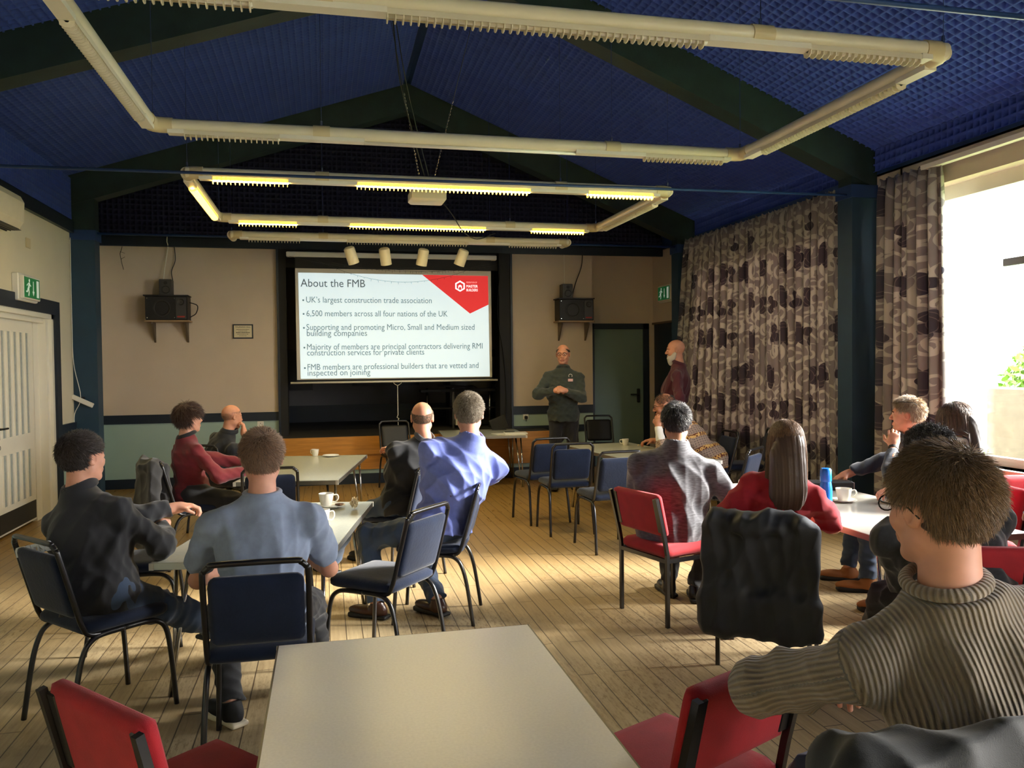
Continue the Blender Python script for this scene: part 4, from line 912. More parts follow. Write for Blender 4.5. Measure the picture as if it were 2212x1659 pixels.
cup(-.12, 8.70, .70, 2.4, 'white cup on the far side of the rear left table'); saucer(.04, 8.60, .70, 'white saucer beside the cup on the rear left table', .085)
saucer(.03, 5.52, .70, 'white saucer under the cup among the crumpled napkins', .085); cup(-.01, 5.56, .708, 0.1, 'white cup with a grey logo on the table in front of the pale blue T-shirt', .050, .082)
tag(MB().lathe([(0, 0), (.03, 0), (.027, .008), (0, .012)], n=9).build('biscuit_wrapper', m_foil, loc=(.075, 5.54, .713)), 'small brown foil wrapper on the saucer with the cup', 'wrapper')
napkin(.17, 5.42, .70, 'crumpled cream napkin standing at the right of the cup', .062, 3, 1.25); napkin(-.06, 5.33, .70, 'flat crumpled napkin in front of the logo cup', .058, 8, .5)
cup(-.03, 4.95, .70, 0, 'plain white mug right beside the pale blue T-shirt', .042, .09)
cup(3.32, 8.70, .70, 2.6, 'white cup on the table behind the three empty blue chairs'); napkin(3.42, 8.55, .70, 'small crumpled napkin beside the cup on the table behind the empty blue chairs', .03, 11, .6)
saucer(3.36, 4.76, .70, 'white saucer under the cup on the table by the window', .085); cup(3.36, 4.76, .708, -.3, 'white cup on its saucer on the table by the window', .052, .082)
cup(3.02, 5.42, .70, 3.2, 'white cup with curled handle at the far end of the window table', .045, .085)
t = thing('water_bottle', 'bright blue drinks flask on the table beside the long-haired woman', 'bottle', (2.935, 4.33, .70)); mb_ = mat('glossy_blue', (20, 110, 220), .25)
MB().lathe([(0, 0), (.034, 0), (.037, .008), (.037, .17), (.032, .205), (.030, .215), (0, .215)], n=24).build('body', mb_, t, smooth='auto'); MB().lathe([(.031, .215), (.034, .22), (.033, .285), (.026, .295), (0, .297)], n=24).build('cap', mb_, t, smooth='auto')
t = thing('document_case', 'black zipped case lying on the window table behind the cup', 'case', (3.55, 5.25, .70), -.25); MB().box(-.19, .19, -.06, .06, 0, .065, bev=.01).build('body', m_spk, t); MB().box(.185, .197, -.05, .05, .005, .055).build('zip_end', m_stud, t)
# papers, pen and tablet on the table by the stage
for i, (x, y, r_, lab) in enumerate(((2.33, 10.62, .2, 'white sheet of paper on the stage table, lying crooked under a pen'), (2.47, 10.56, -.1, 'stack of white papers overhanging the right end of the stage table'))):
    tag(MB().box(-.15, .15, -.105, .105, 0, .003 if i == 0 else .02, rz=r_).build('paper_sheet', mat('white_paper', (236, 232, 218), .6), loc=(x, y, .70+(.0215 if i == 0 and False else .0))), lab, 'paper')
tag(MB().tube([(-.07, 0, 0), (.07, .02, 0)], .005, 8).build('pen', m_black, loc=(2.40, 10.60, .727)), 'black pen on the papers of the stage table', 'pen')
t = thing('tablet', 'dark tablet standing tilted on the far side of the stage table', 'tablet', (2.42, 11.25, .70)); b = MB().box(-.12, .12, -.005, .005, 0, .19, bev=.003); b.xf(Matrix.Rotation(math.radians(-20), 4, 'Y')); b.build('screen', mat('dark_screen', (40, 40, 36), .2), t); MB().box(-.03, .08, .0, .08, 0, .006).build('stand', m_black, t)
# ---------------------------------------------------------------- figures: signed-distance modelling
f32 = np.float32
def v3(*a): return np.array(a if len(a) == 3 else a[0], dtype=float)
def unit(v): v = np.array(v, float); return v/(np.linalg.norm(v)+1e-12)
def fw(h): h = math.radians(h); return np.array([math.sin(h), math.cos(h), 0.0])
def rt(h): h = math.radians(h); return np.array([math.cos(h), -math.sin(h), 0.0])
def frame(h, pitch=0, roll=0):
    """rows: right, forward, up"""
    M = Matrix.Rotation(-math.radians(h), 3, 'Z') @ Matrix.Rotation(math.radians(pitch), 3, 'X') @ Matrix.Rotation(math.radians(roll), 3, 'Y')
    return np.array(M).T
PAD = 0.10
class Sd:
    def __init__(s): s.p = []
    def cap(s, a, b, ra, rb=None, k=.02, op=0, ca=False, cb=False):
        a, b = v3(a), v3(b); rb = ra if rb is None else rb; ba = b-a; L2 = float(ba@ba)+1e-12; u = ba/math.sqrt(L2); R = math.sqrt(L2)/2+max(ra, rb)
        def f(P):
            q = P-a; t = np.clip(q@ba/L2, 0, 1); d = np.sqrt(((q-t[:, None]*ba)**2).sum(1))-(ra+(rb-ra)*t)
            if cb: d = np.maximum(d, (P-b)@u)
            if ca: d = np.maximum(d, -(q@u))
            return d
        s.p.append((f, (a+b)/2, R, k, op)); return s
    def ell(s, c, r, M=None, k=.03, op=0):
        c = v3(c); r = v3(r); M = np.eye(3) if M is None else M; W = M/r[:, None]; W2 = M/(r**2)[:, None]
        def f(P):
            q = P-c; k0 = np.sqrt(((q@W.T)**2).sum(1)); k1 = np.sqrt(((q@W2.T)**2).sum(1))
            return k0*(k0-1)/(k1+1e-9)
        s.p.append((f, c, float(max(r)), k, op)); return s
    def box(s, c, h, M=None, r=.01, k=.015, op=0):
        c = v3(c); h = v3(h)-r; M = np.eye(3) if M is None else M
        def f(P):
            q = np.abs((P-c)@M.T)-h; return np.sqrt((np.maximum(q, 0)**2).sum(1))+np.minimum(q.max(1), 0)-r
        s.p.append((f, c, float(np.linalg.norm(h))+r, k, op)); return s
    def tor(s, c, M, R, r, k=.008, sy=1.0, op=0):
        c = v3(c)
        def f(P):
            q = (P-c)@M.T; x = np.sqrt(q[:, 0]**2+(q[:, 1]/sy)**2)-R; return np.sqrt(x*x+q[:, 2]**2)-r
        s.p.append((f, c, R+r, k, op)); return s
    def cut(s, c, n, k=.004):
        """remove everything on the +n side of the plane through c"""
        c = v3(c); n = unit(n); s.p.append((lambda P: (P-c)@n, None, 0, k, 2)); return s
    def __call__(s, P):
        d = np.full(len(P), PAD, dtype=float)
        for f, c, R, k, op in s.p:
            if c is None:
                e = f(P); h = np.maximum(k-np.abs(d-e), 0)/k; d = np.maximum(d, e)+h*h*k*.25; continue
            m = ((P-c)**2).sum(1) < (R+PAD)**2
            if not m.any(): continue
            e = f(P[m]); x = d[m]; h = np.maximum(k-np.abs(x-e), 0)/k if op == 0 else np.maximum(k-np.abs(x+e), 0)/k
            d[m] = np.minimum(x, e)-h*h*k*.25 if op == 0 else np.maximum(x, -e)+h*h*k*.25
        return d
    def bounds(s):
        lo = np.min([c-R for f, c, R, k, op in s.p if c is not None and op == 0], 0); hi = np.max([c+R for f, c, R, k, op in s.p if c is not None and op == 0], 0)
        return lo-.03, hi+.03
def surf(fn, lo, hi, h, B=6):
    nb = np.ceil((hi-lo)/(h*B)).astype(int)+1; n = nb*B
    bi = np.stack(np.meshgrid(*[np.arange(k) for k in nb], indexing='ij'), -1).reshape(-1, 3)
    dc = fn(lo+(bi+.5)*B*h-.5*h); act = np.abs(dc) < min(B*h*1.25, PAD*.98)
    G = np.where(dc > 0, f32(1), f32(-1)).reshape(nb)
    G = np.repeat(np.repeat(np.repeat(G, B, 0), B, 1), B, 2).ravel()
    o = np.stack(np.meshgrid(*[np.arange(B)]*3, indexing='ij'), -1).reshape(-1, 3)
    idx = (bi[act][:, None, :]*B+o[None]).reshape(-1, 3)
    flat = (idx[:, 0]*n[1]+idx[:, 1])*n[2]+idx[:, 2]
    for i in range(0, len(flat), 400000): G[flat[i:i+400000]] = fn(lo+idx[i:i+400000]*h)
    ok = (idx < n-1).all(1); cell = flat[ok]; ci = idx[ok]
    sx, sy, sz = int(n[1]*n[2]), int(n[2]), 1
    offs = [(a, b, c) for a in (0, 1) for b in (0, 1) for c in (0, 1)]
    C = np.stack([G[cell+a*sx+b*sy+c*sz] for a, b, c in offs], 1)
    neg = (C < 0).sum(1); m = (neg > 0) & (neg < 8); cell, ci, C = cell[m], ci[m], C[m]
    acc = np.zeros((len(cell), 3)); cnt = np.zeros(len(cell)); O = np.array(offs)
    for i in range(8):
        for j in range(i+1, 8):
            if np.abs(O[i]-O[j]).sum() != 1: continue
            a, b = C[:, i], C[:, j]; x = (a < 0) != (b < 0); t = a[x]/(a[x]-b[x])
            acc[x] += O[i]+(O[j]-O[i])*t[:, None]; cnt[x] += 1
    V = lo+(ci+acc/cnt[:, None])*h
    order = np.argsort(cell); cs = cell[order]; F = []
    for ax, st, (s1, s2) in ((0, sx, (sy, sz)), (1, sy, (sz, sx)), (2, sz, (sx, sy))):
        col = offs.index(tuple(1 if k == ax else 0 for k in range(3)))
        a, b = C[:, 0], C[:, col]; x = ((a < 0) != (b < 0)); g = cell[x]; inside = a[x] < 0
        q = np.stack([g, g-s1, g-s1-s2, g-s2], 1); p = np.searchsorted(cs, q); p = np.minimum(p, len(cs)-1); good = (cs[p] == q).all(1)
        q = order[p[good]]; ins = inside[good]; q[~ins] = q[~ins][:, ::-1]; F.append(q)
    return V, np.concatenate(F, 0)
def folds(seed, amp, f0=14.0, axis=None, n=4):
    r = np.random.RandomState(seed); K = []
    for i in range(n):
        d = r.normal(size=3)
        if axis is not None: d = d-np.array(axis)*np.dot(d, axis)*.75
        K.append((unit(d)*f0*2.6*(1+.7*i), unit(r.normal(size=3))*f0*.8, r.uniform(0, 6.28, 2), amp/(1+.6*i)))
    def g(P):
        o = 0
        for k, w_, ph, a in K: o = o+a*(1-2*np.abs(np.sin(.5*(P@k+1.3*np.sin(P@w_+ph[1])+ph[0]))))
        return o
    return g
def damp(fo, *cs):
    def g(P):
        k = 1.0
        for c, r0, r1 in cs: t = np.clip((np.sqrt(((P-c)**2).sum(1))-r0)/(r1-r0), 0, 1); k = k*t*t*(3-2*t)
        return fo(P)*k
    return g
def sdf_obj(name, sd, mats, parent, h, fold=None, res_lo=None):
    lo, hi = sd.bounds(); fn = (lambda P: sd(P)-fold(P)) if fold else sd
    V, F = surf(fn, lo, hi, h)
    if not len(V): print('empty', name); return None
    return mesh_obj(name, V, F, mats, parent, True, True)
def ik(a, t, l1, l2, hint):
    a, t = v3(a), v3(t); d = t-a; L = np.linalg.norm(d); u = d/L; Lc = min(L, (l1+l2)*.999); 
    x = (l1*l1-l2*l2+Lc*Lc)/(2*Lc); y = math.sqrt(max(0, l1*l1-x*x)); hn = v3(hint); hn = hn-u*(hn@u); hn = unit(hn)
    return a+u*x+hn*y, a+u*Lc
def add_hand(sd, w_, d, pn, side, curl=.5, s=1.0, spread=.012, thumb=.6):
    """w_: wrist, d: direction of the palm, pn: the way the palm faces, side +1: thumb towards +cross"""
    d = unit(d); pn = unit(np.array(pn)-d*np.dot(pn, d)); lat = np.cross(d, pn)*side
    M = np.array([lat, pn, d])
    sd.ell(w_+d*.048*s, (.041*s, .017*s, .052*s), M, k=.018); sd.cap(w_-d*.01, w_+d*.03*s, .024*s, .027*s, k=.02)
    for i, (o, L) in enumerate(((.030, .072), (.010, .082), (-.010, .076), (-.029, .060))):
        c = curl[i] if isinstance(curl, (list, tuple)) else curl
        p = w_+d*(.088-.006*abs(i-1))*s+lat*o*s; dd = unit(d+lat*spread*(1.5-i)*3)
        for j, fr in enumerate((.46, .30, .24)):
            a = c*(1.1 if j else .8); dd = unit(dd*math.cos(a)+pn*math.sin(a) if True else dd)
            nd = dd; q = p+nd*L*fr*s; sd.cap(p, q, (.0092-.0008*j)*s, (.0088-.001*j)*s, k=.005 if j or True else .01); p = q
            ax = np.cross(nd, lat); pn_ = pn
            # rotate the palm normal along with the finger
            pn = unit(pn-nd*np.dot(pn, nd)) if np.linalg.norm(pn-nd*np.dot(pn, nd)) > .1 else pn
        pn = unit(M[1])
    p = w_+d*.022*s+lat*.026*s; t1 = unit(lat*.75+d*.65+pn*thumb*.5); q = p+t1*.042*s; sd.cap(p, q, .0125*s, .0105*s, k=.012)
    t2 = unit(d*.85+lat*.2+pn*thumb); sd.cap(q, q+t2*.034*s, .0102*s, .008*s, k=.005)

def mat_skin(name, rgb, sss=.12):
    return mat('skin_'+name, rgb, .5, noise=.08, nscale=18, sss=sss, spec=.4)
def hair_mat(name, rgb, rgb2=None, rough=.42):
    n_ = 'hair_'+name
    if n_ in _mats: return _mats[n_]
    m = bpy.data.materials.new(n_); m.use_nodes = True; _mats[n_] = m; N = NT(m); b = N.n['Principled BSDF']
    g = N.node('ShaderNodeNewGeometry'); N.link(N.ramp(g.outputs['Random Per Island'], [(0, lin(rgb)), (1, lin(rgb2 or tuple(min(255, int(c*1.45+6)) for c in rgb)))]), b.inputs['Base Color'])
    b.inputs['Roughness'].default_value = rough; b.inputs['Specular IOR Level'].default_value = .45; b.inputs['Sheen Weight'].default_value = .15
    return m
def strands(name, m, parent, Hc, M, s, n, length, lift=.25, grav=.0, seed=1, region=None, K=6, r=.0011, flow=None, body=None, jit=.35, rad=(.0785, .099, .089), curl=0.0):
    """thousands of fine tapering locks growing from the scalp, one mesh"""
    R = np.random.RandomState(seed); c = np.array([0, -.012, .031]); rad = np.array(rad)*1.0
    P = []; 
    while len(P) < n:
        u = R.normal(size=(n*2, 3)); u /= np.linalg.norm(u, axis=1)[:, None]; q = c+u*rad
        k = region(q) if region else np.ones(len(q), bool); P += list(q[k])
    P = np.array(P[:n]); Nn = (P-c)/rad**2; Nn /= np.linalg.norm(Nn, axis=1)[:, None]
    cr = np.array([0.012, -.055, .105]); F = P-cr; F = F+np.cross(Nn, F)*.55+R.normal(size=F.shape)*.012
    if flow is not None: F = F*.4/np.linalg.norm(F, axis=1)[:, None]+flow(P)
    T = F-Nn*(F*Nn).sum(1)[:, None]; T /= np.linalg.norm(T, axis=1)[:, None]+1e-6
    D = T+Nn*lift+R.normal(size=P.shape)*jit*.35; D /= np.linalg.norm(D, axis=1)[:, None]
    Ls = (length(P) if callable(length) else length)*R.uniform(.65, 1.15, n); Q = [P.copy()]; X = P.copy(); G = M@np.array([0, 0, -1.0])
    ph = R.uniform(0, 6.28, n)
    for k in range(K):
        D = D+G*grav+R.normal(size=P.shape)*jit*.12
        if curl: D = D+np.stack([np.cos(ph+k*1.9), np.sin(ph+k*1.9), np.cos(ph*2+k)], 1)*curl
        D /= np.linalg.norm(D, axis=1)[:, None]; X = X+D*(Ls/K)[:, None]
        e = (X-c)/(rad*1.03); l = np.linalg.norm(e, axis=1); ins = l < 1; X[ins] = c+(X[ins]-c)/l[ins][:, None]
        if body is not None:
            W = Hc+(X*s)@M; W2 = body(W); X = ((W2-Hc)@M.T)/s
        Q.append(X.copy())
    Q = np.array(Q)                         # K+1, n, 3
    W = Hc+(Q*s)@M
    t = np.diff(W, axis=0, append=W[-1:]+(W[-1:]-W[-2:-1])); t /= np.linalg.norm(t, axis=2)[:, :, None]+1e-9
    ref = R.normal(size=(n, 3)); a = np.cross(t, ref); a /= np.linalg.norm(a, axis=2)[:, :, None]+1e-9; b = np.cross(t, a)
    rr_ = (r*s*(1-np.linspace(0, 1, K+1)**2*.85))[:, None, None]
    V = np.stack([W+rr_*a, W+rr_*(-.5*a+.866*b), W+rr_*(-.5*a-.866*b)], 2)      # K+1, n, 3, 3
    V = V.transpose(1, 0, 2, 3).reshape(-1, 3); base = (np.arange(n)*(K+1)*3)[:, None]
    f = [(k*3+i, k*3+(i+1) % 3, (k+1)*3+(i+1) % 3, (k+1)*3+i) for k in range(K) for i in range(3)]
    F = (base[:, :, None]+np.array(f)[None]).reshape(-1, 4)
    return mesh_obj(name, V, F, m, parent, True, True)
def short_region(q): return (q[:, 1]*.75-q[:, 2]*.6 < .010) & (q[:, 2] > -.080+.25*np.maximum(0, q[:, 1])) & ~((np.abs(q[:, 0]) > .060) & (q[:, 1] > -.040) & (q[:, 1] < .03) & (q[:, 2] < .030))
def ring_region(q): return short_region(q) & (q[:, 2] < .052+.25*q[:, 1])

def build_head(sd, Hc, M, s, mouth=False, beard=False):
    W = lambda p: Hc+(np.array(p)*s)@M
    r = lambda *a: tuple(x*s for x in a)
    sd.ell(W((0, -.012, .030)), r(.0765, .097, .087), M, k=.02); sd.ell(W((0, .020, -.036)), r(.059, .066, .076), M, k=.03)
    sd.cap(W((-.046, -.002, -.056)), W((-.016, .060, -.098)), .020*s, .016*s, k=.03); sd.cap(W((.046, -.002, -.056)), W((.016, .060, -.098)), .020*s, .016*s, k=.03)
    sd.ell(W((0, .070, -.098)), r(.022, .018, .016), M, k=.02)
    for x in (-1, 1):
        sd.ell(W((x*.036, .058, -.028)), r(.025, .025, .026), M, k=.02); sd.ell(W((x*.031, .100, .002)), r(.018, .017, .012), M, k=.014, op=1)
        sd.ell(W((x*.031, .079, .000)), r(.013, .013, .011), M, k=.004)
        sd.cap(W((x*.010, .084, .024)), W((x*.048, .068, .021)), .010*s, .008*s, k=.014)
        ME = frame(0, 12, 0)@np.eye(3); ME = np.array(Matrix.Rotation(math.radians(x*-22), 3, 'Z') @ Matrix.Rotation(math.radians(-10), 3, 'X')).T@M
        sd.ell(W((x*.080, -.010, -.004)), r(.008, .019, .031), ME, k=.012); sd.ell(W((x*.086, -.006, -.002)), r(.005, .011, .020), ME, k=.006, op=1)
    sd.cap(W((0, .086, .010)), W((0, .108, -.027)), .008*s, .0115*s, k=.014)
    for x in (-1, 1): sd.ell(W((x*.011, .098, -.032)), r(.009, .011, .008), M, k=.008)
    sd.cap(W((-.020, .084, -.062)), W((.020, .084, -.062)), .008*s, k=.010); sd.cap(W((-.017, .083, -.073)), W((.017, .083, -.073)), .008*s, k=.010)
    if mouth: sd.ell(W((0, .098, -.067)), r(.017, .018, .008), M, k=.004, op=1)
    else: sd.cap(W((-.02, .0945, -.0675)), W((.02, .0945, -.0675)), .0022*s, k=.003, op=1)

def person(label, pel, head, hd, ch=None, hh=None, hp=0, hroll=0, s=1.0, arms=None, legs=None, skin=None, top=None, low=None, shoe=None, hair=None, res=(.006, .008), group=None, belly=0.0, wide=1.0, mouth=False, face=False, neck_fwd=.03, stand=False, seed=1, sw=None, hs=1.0, shoe_sole=None, nd=.168, slope_=.112):
    ch = hd if ch is None else ch; hh = ch if hh is None else hh
    P = v3(pel); Hc = v3(head); MH = frame(hh, hp, hroll); UPv = v3(0, 0, 1)
    N = Hc-MH[2]*nd*s*hs-fw(ch)*neck_fwd; sdv = unit(N-P); L = np.linalg.norm(N-P)
    rc, fc = rt(ch), fw(ch); rh, fh = rt(hd), fw(hd)
    fc = unit(fc-sdv*(fc@sdv)); rc = unit(np.cross(fc, sdv)); MC = np.array([rc, fc, sdv])
    MPv = np.array([rh, unit(np.cross(UPv, rh)), UPv])
    t = thing('person', label, 'person', (P[0], P[1], 0), 0, group)
    w_ = (sw or .166)*s*wide; mid = P+sdv*L*.45-fc*.0; cst = N-sdv*.19*s
    Sh = [N-sdv*slope_*s-rc*w_+fc*.005, N-sdv*slope_*s+rc*w_+fc*.005]
    hip = [P-rh*.088*s-UPv*.02, P+rh*.088*s-UPv*.02]
    A = []
    for i in (0, 1):
        tg, hint = arms[i][0], arms[i][1]; El, Wr = ik(Sh[i], tg, .285*s, .255*s, hint); A.append((Sh[i], El, Wr))
    Lg = []
    for i in (0, 1):
        tg, hint = legs[i][0], legs[i][1]; Kn, An = ik(hip[i], tg, .42*s, .41*s, hint); Lg.append((hip[i], Kn, An))
    def torso(sd, g, b=0.0):
        sd.ell(P, ((.158+g)*s*wide, (.118+g+b*.5)*s, (.125+g)*s), MPv, k=.05); sd.ell(mid+fc*b*.7, ((.140+g+b*.55)*s*wide, (.105+g+b)*s, (.17+g)*s), MC, k=.07)
        sd.ell(cst, ((.150+g)*s*wide, (.110+g+b*.3)*s, (.165+g)*s), MC, k=.06)
        for i in (0, 1): sd.cap(N-sdv*.030*s, Sh[i], (.048+g)*s, (.044+g)*s, k=.035)
        sd.cap(N-sdv*.02*s, N+sdv*.03*s-fc*.005, (.066+g)*s, (.052+g)*s, k=.04)
    # --- body: one continuous skin surface
    sd = Sd(); torso(sd, -.016)
    nb = Hc+(-MH[2]*.07-MH[1]*.022)*s*hs; sd.cap(N-sdv*.02, nb, .057*s, .055*s, k=.035)
    build_head(sd, Hc, MH, s*hs, mouth)
    for i in (0, 1):
        a, e, w2 = A[i]; sd.cap(a, e, .041*s, .036*s, k=.02); sd.cap(e, w2, .040*s, .027*s, k=.012)
        hsd = arms[i][2] if len(arms[i]) > 2 and arms[i][2] else {}
        hd_ = hsd.get('d', w2-e); pn = hsd.get('pn', -UPv); add_hand(sd, w2, hd_, pn, hsd.get('side', 1 if i else -1), hsd.get('curl', .45), s, thumb=hsd.get('thumb', .6))
        a, k_, n_ = Lg[i]; sd.cap(a, k_, .082*s, .055*s, k=.06); sd.cap(k_, n_, .054*s, .036*s, k=.03)
    msk = skin or mat_skin('fair', (214, 160, 132)); sdf_obj('body', sd, msk, t, res[0])
    # --- top
    if top:
        g = top.get('g', .014); sd = Sd(); torso(sd, g, belly)
        for i in (0, 1):
            a, e, w2 = A[i]; sd.cap(a, e, (.047+g)*s, (.043+g)*s, k=.035, cb=False) if top['sleeve'] == 'long' else sd.cap(a, a+(e-a)*top.get('sl', .78), (.050+g)*s, (.056+g)*s, k=.035, cb=True)
            if top['sleeve'] == 'long':
                q = e+(w2-e)*top.get('cuff', .93); sd.cap(e, q, (.047+g)*s, (.030+g)*s, k=.03, cb=True)
                if top.get('rib', True): u = unit(w2-e); sd.cap(q-u*.045, q+u*.004, (.031+g*.8)*s, (.030+g*.8)*s, k=.008, cb=True)
        dr = top.get('hem', .10); sd.cap(P+UPv*.0, P-UPv*dr, (.12+g)*s*wide, (.135+g)*s*wide, k=.08)
        sd.cut(P-UPv*dr*(1 if stand else .9), -UPv, .006)
        nk = top.get('neck', 0.0); sd.cap(N+sdv*(.035-nk)-fc*.01, N+sdv*.16+fc*.03, .060*s, .075*s, k=.010, op=1)
        if 'crew' in top: sd.cut(N+sdv*top['crew'], sdv-fc*.22, .006)
        mt = top['mat']; fo = damp(folds(seed, top.get('fold', .006), top.get('ff', 15.0)), (N+sdv*.03, .09, .20))
        o = sdf_obj(top.get('name', 'shirt'), sd, mt, t, res[1], fo)
        if top.get('collar'):
            c_ = top['collar']; sd = Sd(); Mt = np.array([rc, unit(fc+sdv*.30), unit(sdv-fc*.30)]); hgt = c_.get('h', .03)
            for k in range(4): sd.tor(N+sdv*(.022+hgt*k/3)+fc*.004, Mt, .066*s+.004*(3-k), c_.get('r', .008), sy=1.05)
            sdf_obj('collar', sd, c_.get('mat', mt), t, min(res[1], .005))
    # --- lower
    if low:
        g = low.get('g', .012); sd = Sd(); sd.ell(P, ((.152+g)*s*wide, (.108+g)*s, (.12+g)*s), MPv, k=.05)
        for i in (0, 1):
            a, k_, n_ = Lg[i]; sd.cap(a, k_, (.086+g)*s, (.062+g)*s, k=.06); e_ = k_+(n_-k_)*low.get('len', .95); sd.cap(k_, e_, (.060+g)*s, (.046+g)*s, k=.04, cb=True)
        sd.cut(P+UPv*.07*s, UPv, .006)
        sdf_obj('trousers', sd, low['mat'], t, res[1], damp(folds(seed+7, low.get('fold', .006), 17.0), (P, .18, .32)))
    # --- shoes
    if shoe:
        for i in (0, 1):
            n_ = Lg[i][2]; dd = unit(v3(*(legs[i][2] if len(legs[i]) > 2 else fh))); z0 = n_[2]-.075 if n_[2] < .2 else n_[2]-.08
            pit = legs[i][3] if len(legs[i]) > 3 else 0; dd = unit(dd+UPv*pit); lt = unit(np.cross(dd, UPv)); up_ = np.cross(lt, dd); M_ = np.array([lt, dd, up_]); O = n_-up_*.075
            sd = Sd(); sd.ell(O+dd*.10+up_*.035, (.044, .115, .038), M_, k=.03); sd.ell(O-dd*.02+up_*.045, (.037, .055, .05), M_, k=.03); sd.cap(O-dd*.01+up_*.05, O+up_*.10, .043, .045, k=.03, cb=True); sd.cut(O+up_*.012, -up_)
            so_ = sdf_obj('shoe', sd, shoe, t, .006)
            sd = Sd(); sd.box(O+dd*.055+up_*.010, (.044, .14, .013), M_, r=.012); sd.ell(O+dd*.14+up_*.010, (.046, .07, .013), M_); q = sdf_obj('sole', sd, shoe_sole or mat('black_rubber', (16, 15, 15), .6), t, .006)
            mw = q.matrix_world.copy(); q.parent = so_
    # --- eyes and hair
    Wp = lambda p: Hc+(np.array(p)*s*hs)@MH
    if face:
        for x in (-1, 1):
            b = MB(); c_ = Wp((x*.031, .0795, .001)); b.lathe([(.0118*s*math.sin(a), -.0118*s*math.cos(a)) for a in np.linspace(0.01, 3.13, 12)], (0, 0, 0), 16, 'y'); b.xf(Matrix.Translation(c_) @ Matrix(MH.T.tolist()).to_4x4()); o = b.build('eye', mat('eye_white', (226, 218, 208), .2), t, True, True)
            b = MB(); c_ = Wp((x*.031, .0900, .001)); b.lathe([(0, .0022), (.004*s, .0012), (.0052*s, 0), (0, -.001)], (0, 0, 0), 14, 'y'); b.xf(Matrix.Translation(c_) @ Matrix(MH.T.tolist()).to_4x4()); b.build('iris', mat('dark_iris', (50, 40, 32), .15), t, True, True)
            b = MB(); b.tube([Wp((x*.012, .093, .019)), Wp((x*.030, .093, .024)), Wp((x*.048, .078, .018))], .0032, 6); b.build('eyebrow', mat('eyebrow', (86, 66, 50), .8), t, True, True)
        b = MB(); b.tube([Wp((-.021, .090, -.066)), Wp((-.008, .097, -.0615)), Wp((.008, .097, -.0615)), Wp((.021, .090, -.066))], .0038, 6).tube([Wp((-.018, .090, -.070 if not mouth else -.074)), Wp((0, .097, -.074 if not mouth else -.079)), Wp((.018, .090, -.070 if not mouth else -.074))], .0042, 6); b.build('lips', mat('lips', (176, 104, 92), .5), t, True, True)
    if hair:
        hm = hair['mat']; sH = s*hs; reg = hair.get('region', short_region); t0 = hair.get('t', .006)
        if hair.get('cap', True):
            base = Sd(); base.ell(Wp((0, -.012, .031)), tuple(x*sH for x in (.0785+t0, .099+t0, .089+t0)), MH)
            def fn(Q):
                d = base(Q); q = ((Q-Hc)@MH.T)/sH; a = q[:, 1]*.75-q[:, 2]*.6-.008; b_ = -.080-q[:, 2]
                d = np.maximum(d, np.maximum(a, b_)*sH)
                if reg is ring_region: d = np.maximum(d, (q[:, 2]-.052-.25*q[:, 1])*sH)
                e = np.minimum(np.minimum(np.abs(q[:, 0])-.064, .032-np.abs(q[:, 1])), .024-q[:, 2]); return np.maximum(d, e*sH)
            lo, hi = base.bounds(); V, F = surf(fn, lo, hi, .004); hb = mesh_obj('hair', V, F, hair.get('under', hm), t, True, True)
        else: hb = t
        if hair.get('n'):
            strands('hair_locks' if hair.get('cap', True) else 'hair', hm, t, Hc, MH, sH, hair['n'], hair.get('len', .03), hair.get('lift', .3), hair.get('grav', 0), seed, reg, hair.get('K', 5), hair.get('r', .0013), hair.get('flow'), hair.get('body'), hair.get('jit', .35), tuple(x+t0*.5 for x in (.0785, .099, .089)), hair.get('curl', 0))
    return dict(t=t, N=N, P=P, Hc=Hc, MH=MH, MC=MC, A=A, Lg=Lg, Sh=Sh, sdv=sdv, fc=fc, rc=rc, W=Wp, s=s)
def glasses(p, m=None, thick=.0022, up=0.0, fwd=0.0, tilt=0):
    m = m or m_black; b = MB(); W = p['W']
    for x in (-1, 1):
        b.tube([W((x*.031+.023*math.cos(a), .104+fwd-.010*abs(math.cos(a)*x > 0)*0, .0+up+.0165*math.sin(a))) for a in np.linspace(0, 2*math.pi, 17)[:-1]], thick, 6, closed=True)
        b.tube([W((x*.054, .100+fwd, .006+up)), W((x*.076, .07+fwd, .008+up)), W((x*.083, -.005+fwd, .006+up+tilt)), W((x*.080, -.03+fwd, -.012+up+tilt))], thick, 6)
    b.tube([W((-.009, .106+fwd, .004+up)), W((0, .110+fwd, .008+up)), W((.009, .106+fwd, .004+up))], thick, 6)
    return b.build('glasses', m, p['t'], True, True)
# ---------------------------------------------------------------- the people
def fabric(name, rgb, rough=.85, noise=.08, ns=30, bump=.12, bs=500, sheen=.25): return mat(name, rgb, rough, noise=noise, nscale=ns, bump=bump, bscale=bs, sheen=sheen)
m_jean = fabric('blue_denim', (52, 70, 96), noise=.2, ns=8); m_bjean = fabric('black_denim', (26, 27, 31), noise=.2, ns=8); m_trs = fabric('dark_trousers', (24, 25, 30))
m_bshoe = mat('black_shoe_leather', (16, 15, 15), .35); m_brshoe = mat('brown_shoe_leather', (62, 34, 22), .3); m_tan = mat('tan_suede', (158, 104, 60), .8); m_cansh = mat('black_canvas', (24, 23, 25), .8); m_sole = mat('cream_rubber_sole', (214, 202, 176), .6)
sk1 = mat_skin('fair_pink', (214, 156, 130)); sk2 = mat_skin('ruddy', (206, 146, 118)); sk3 = mat_skin('warm', (190, 130, 102)); sk4 = mat_skin('olive', (176, 128, 100))
def belt_seat(*a): pass
Z = .60
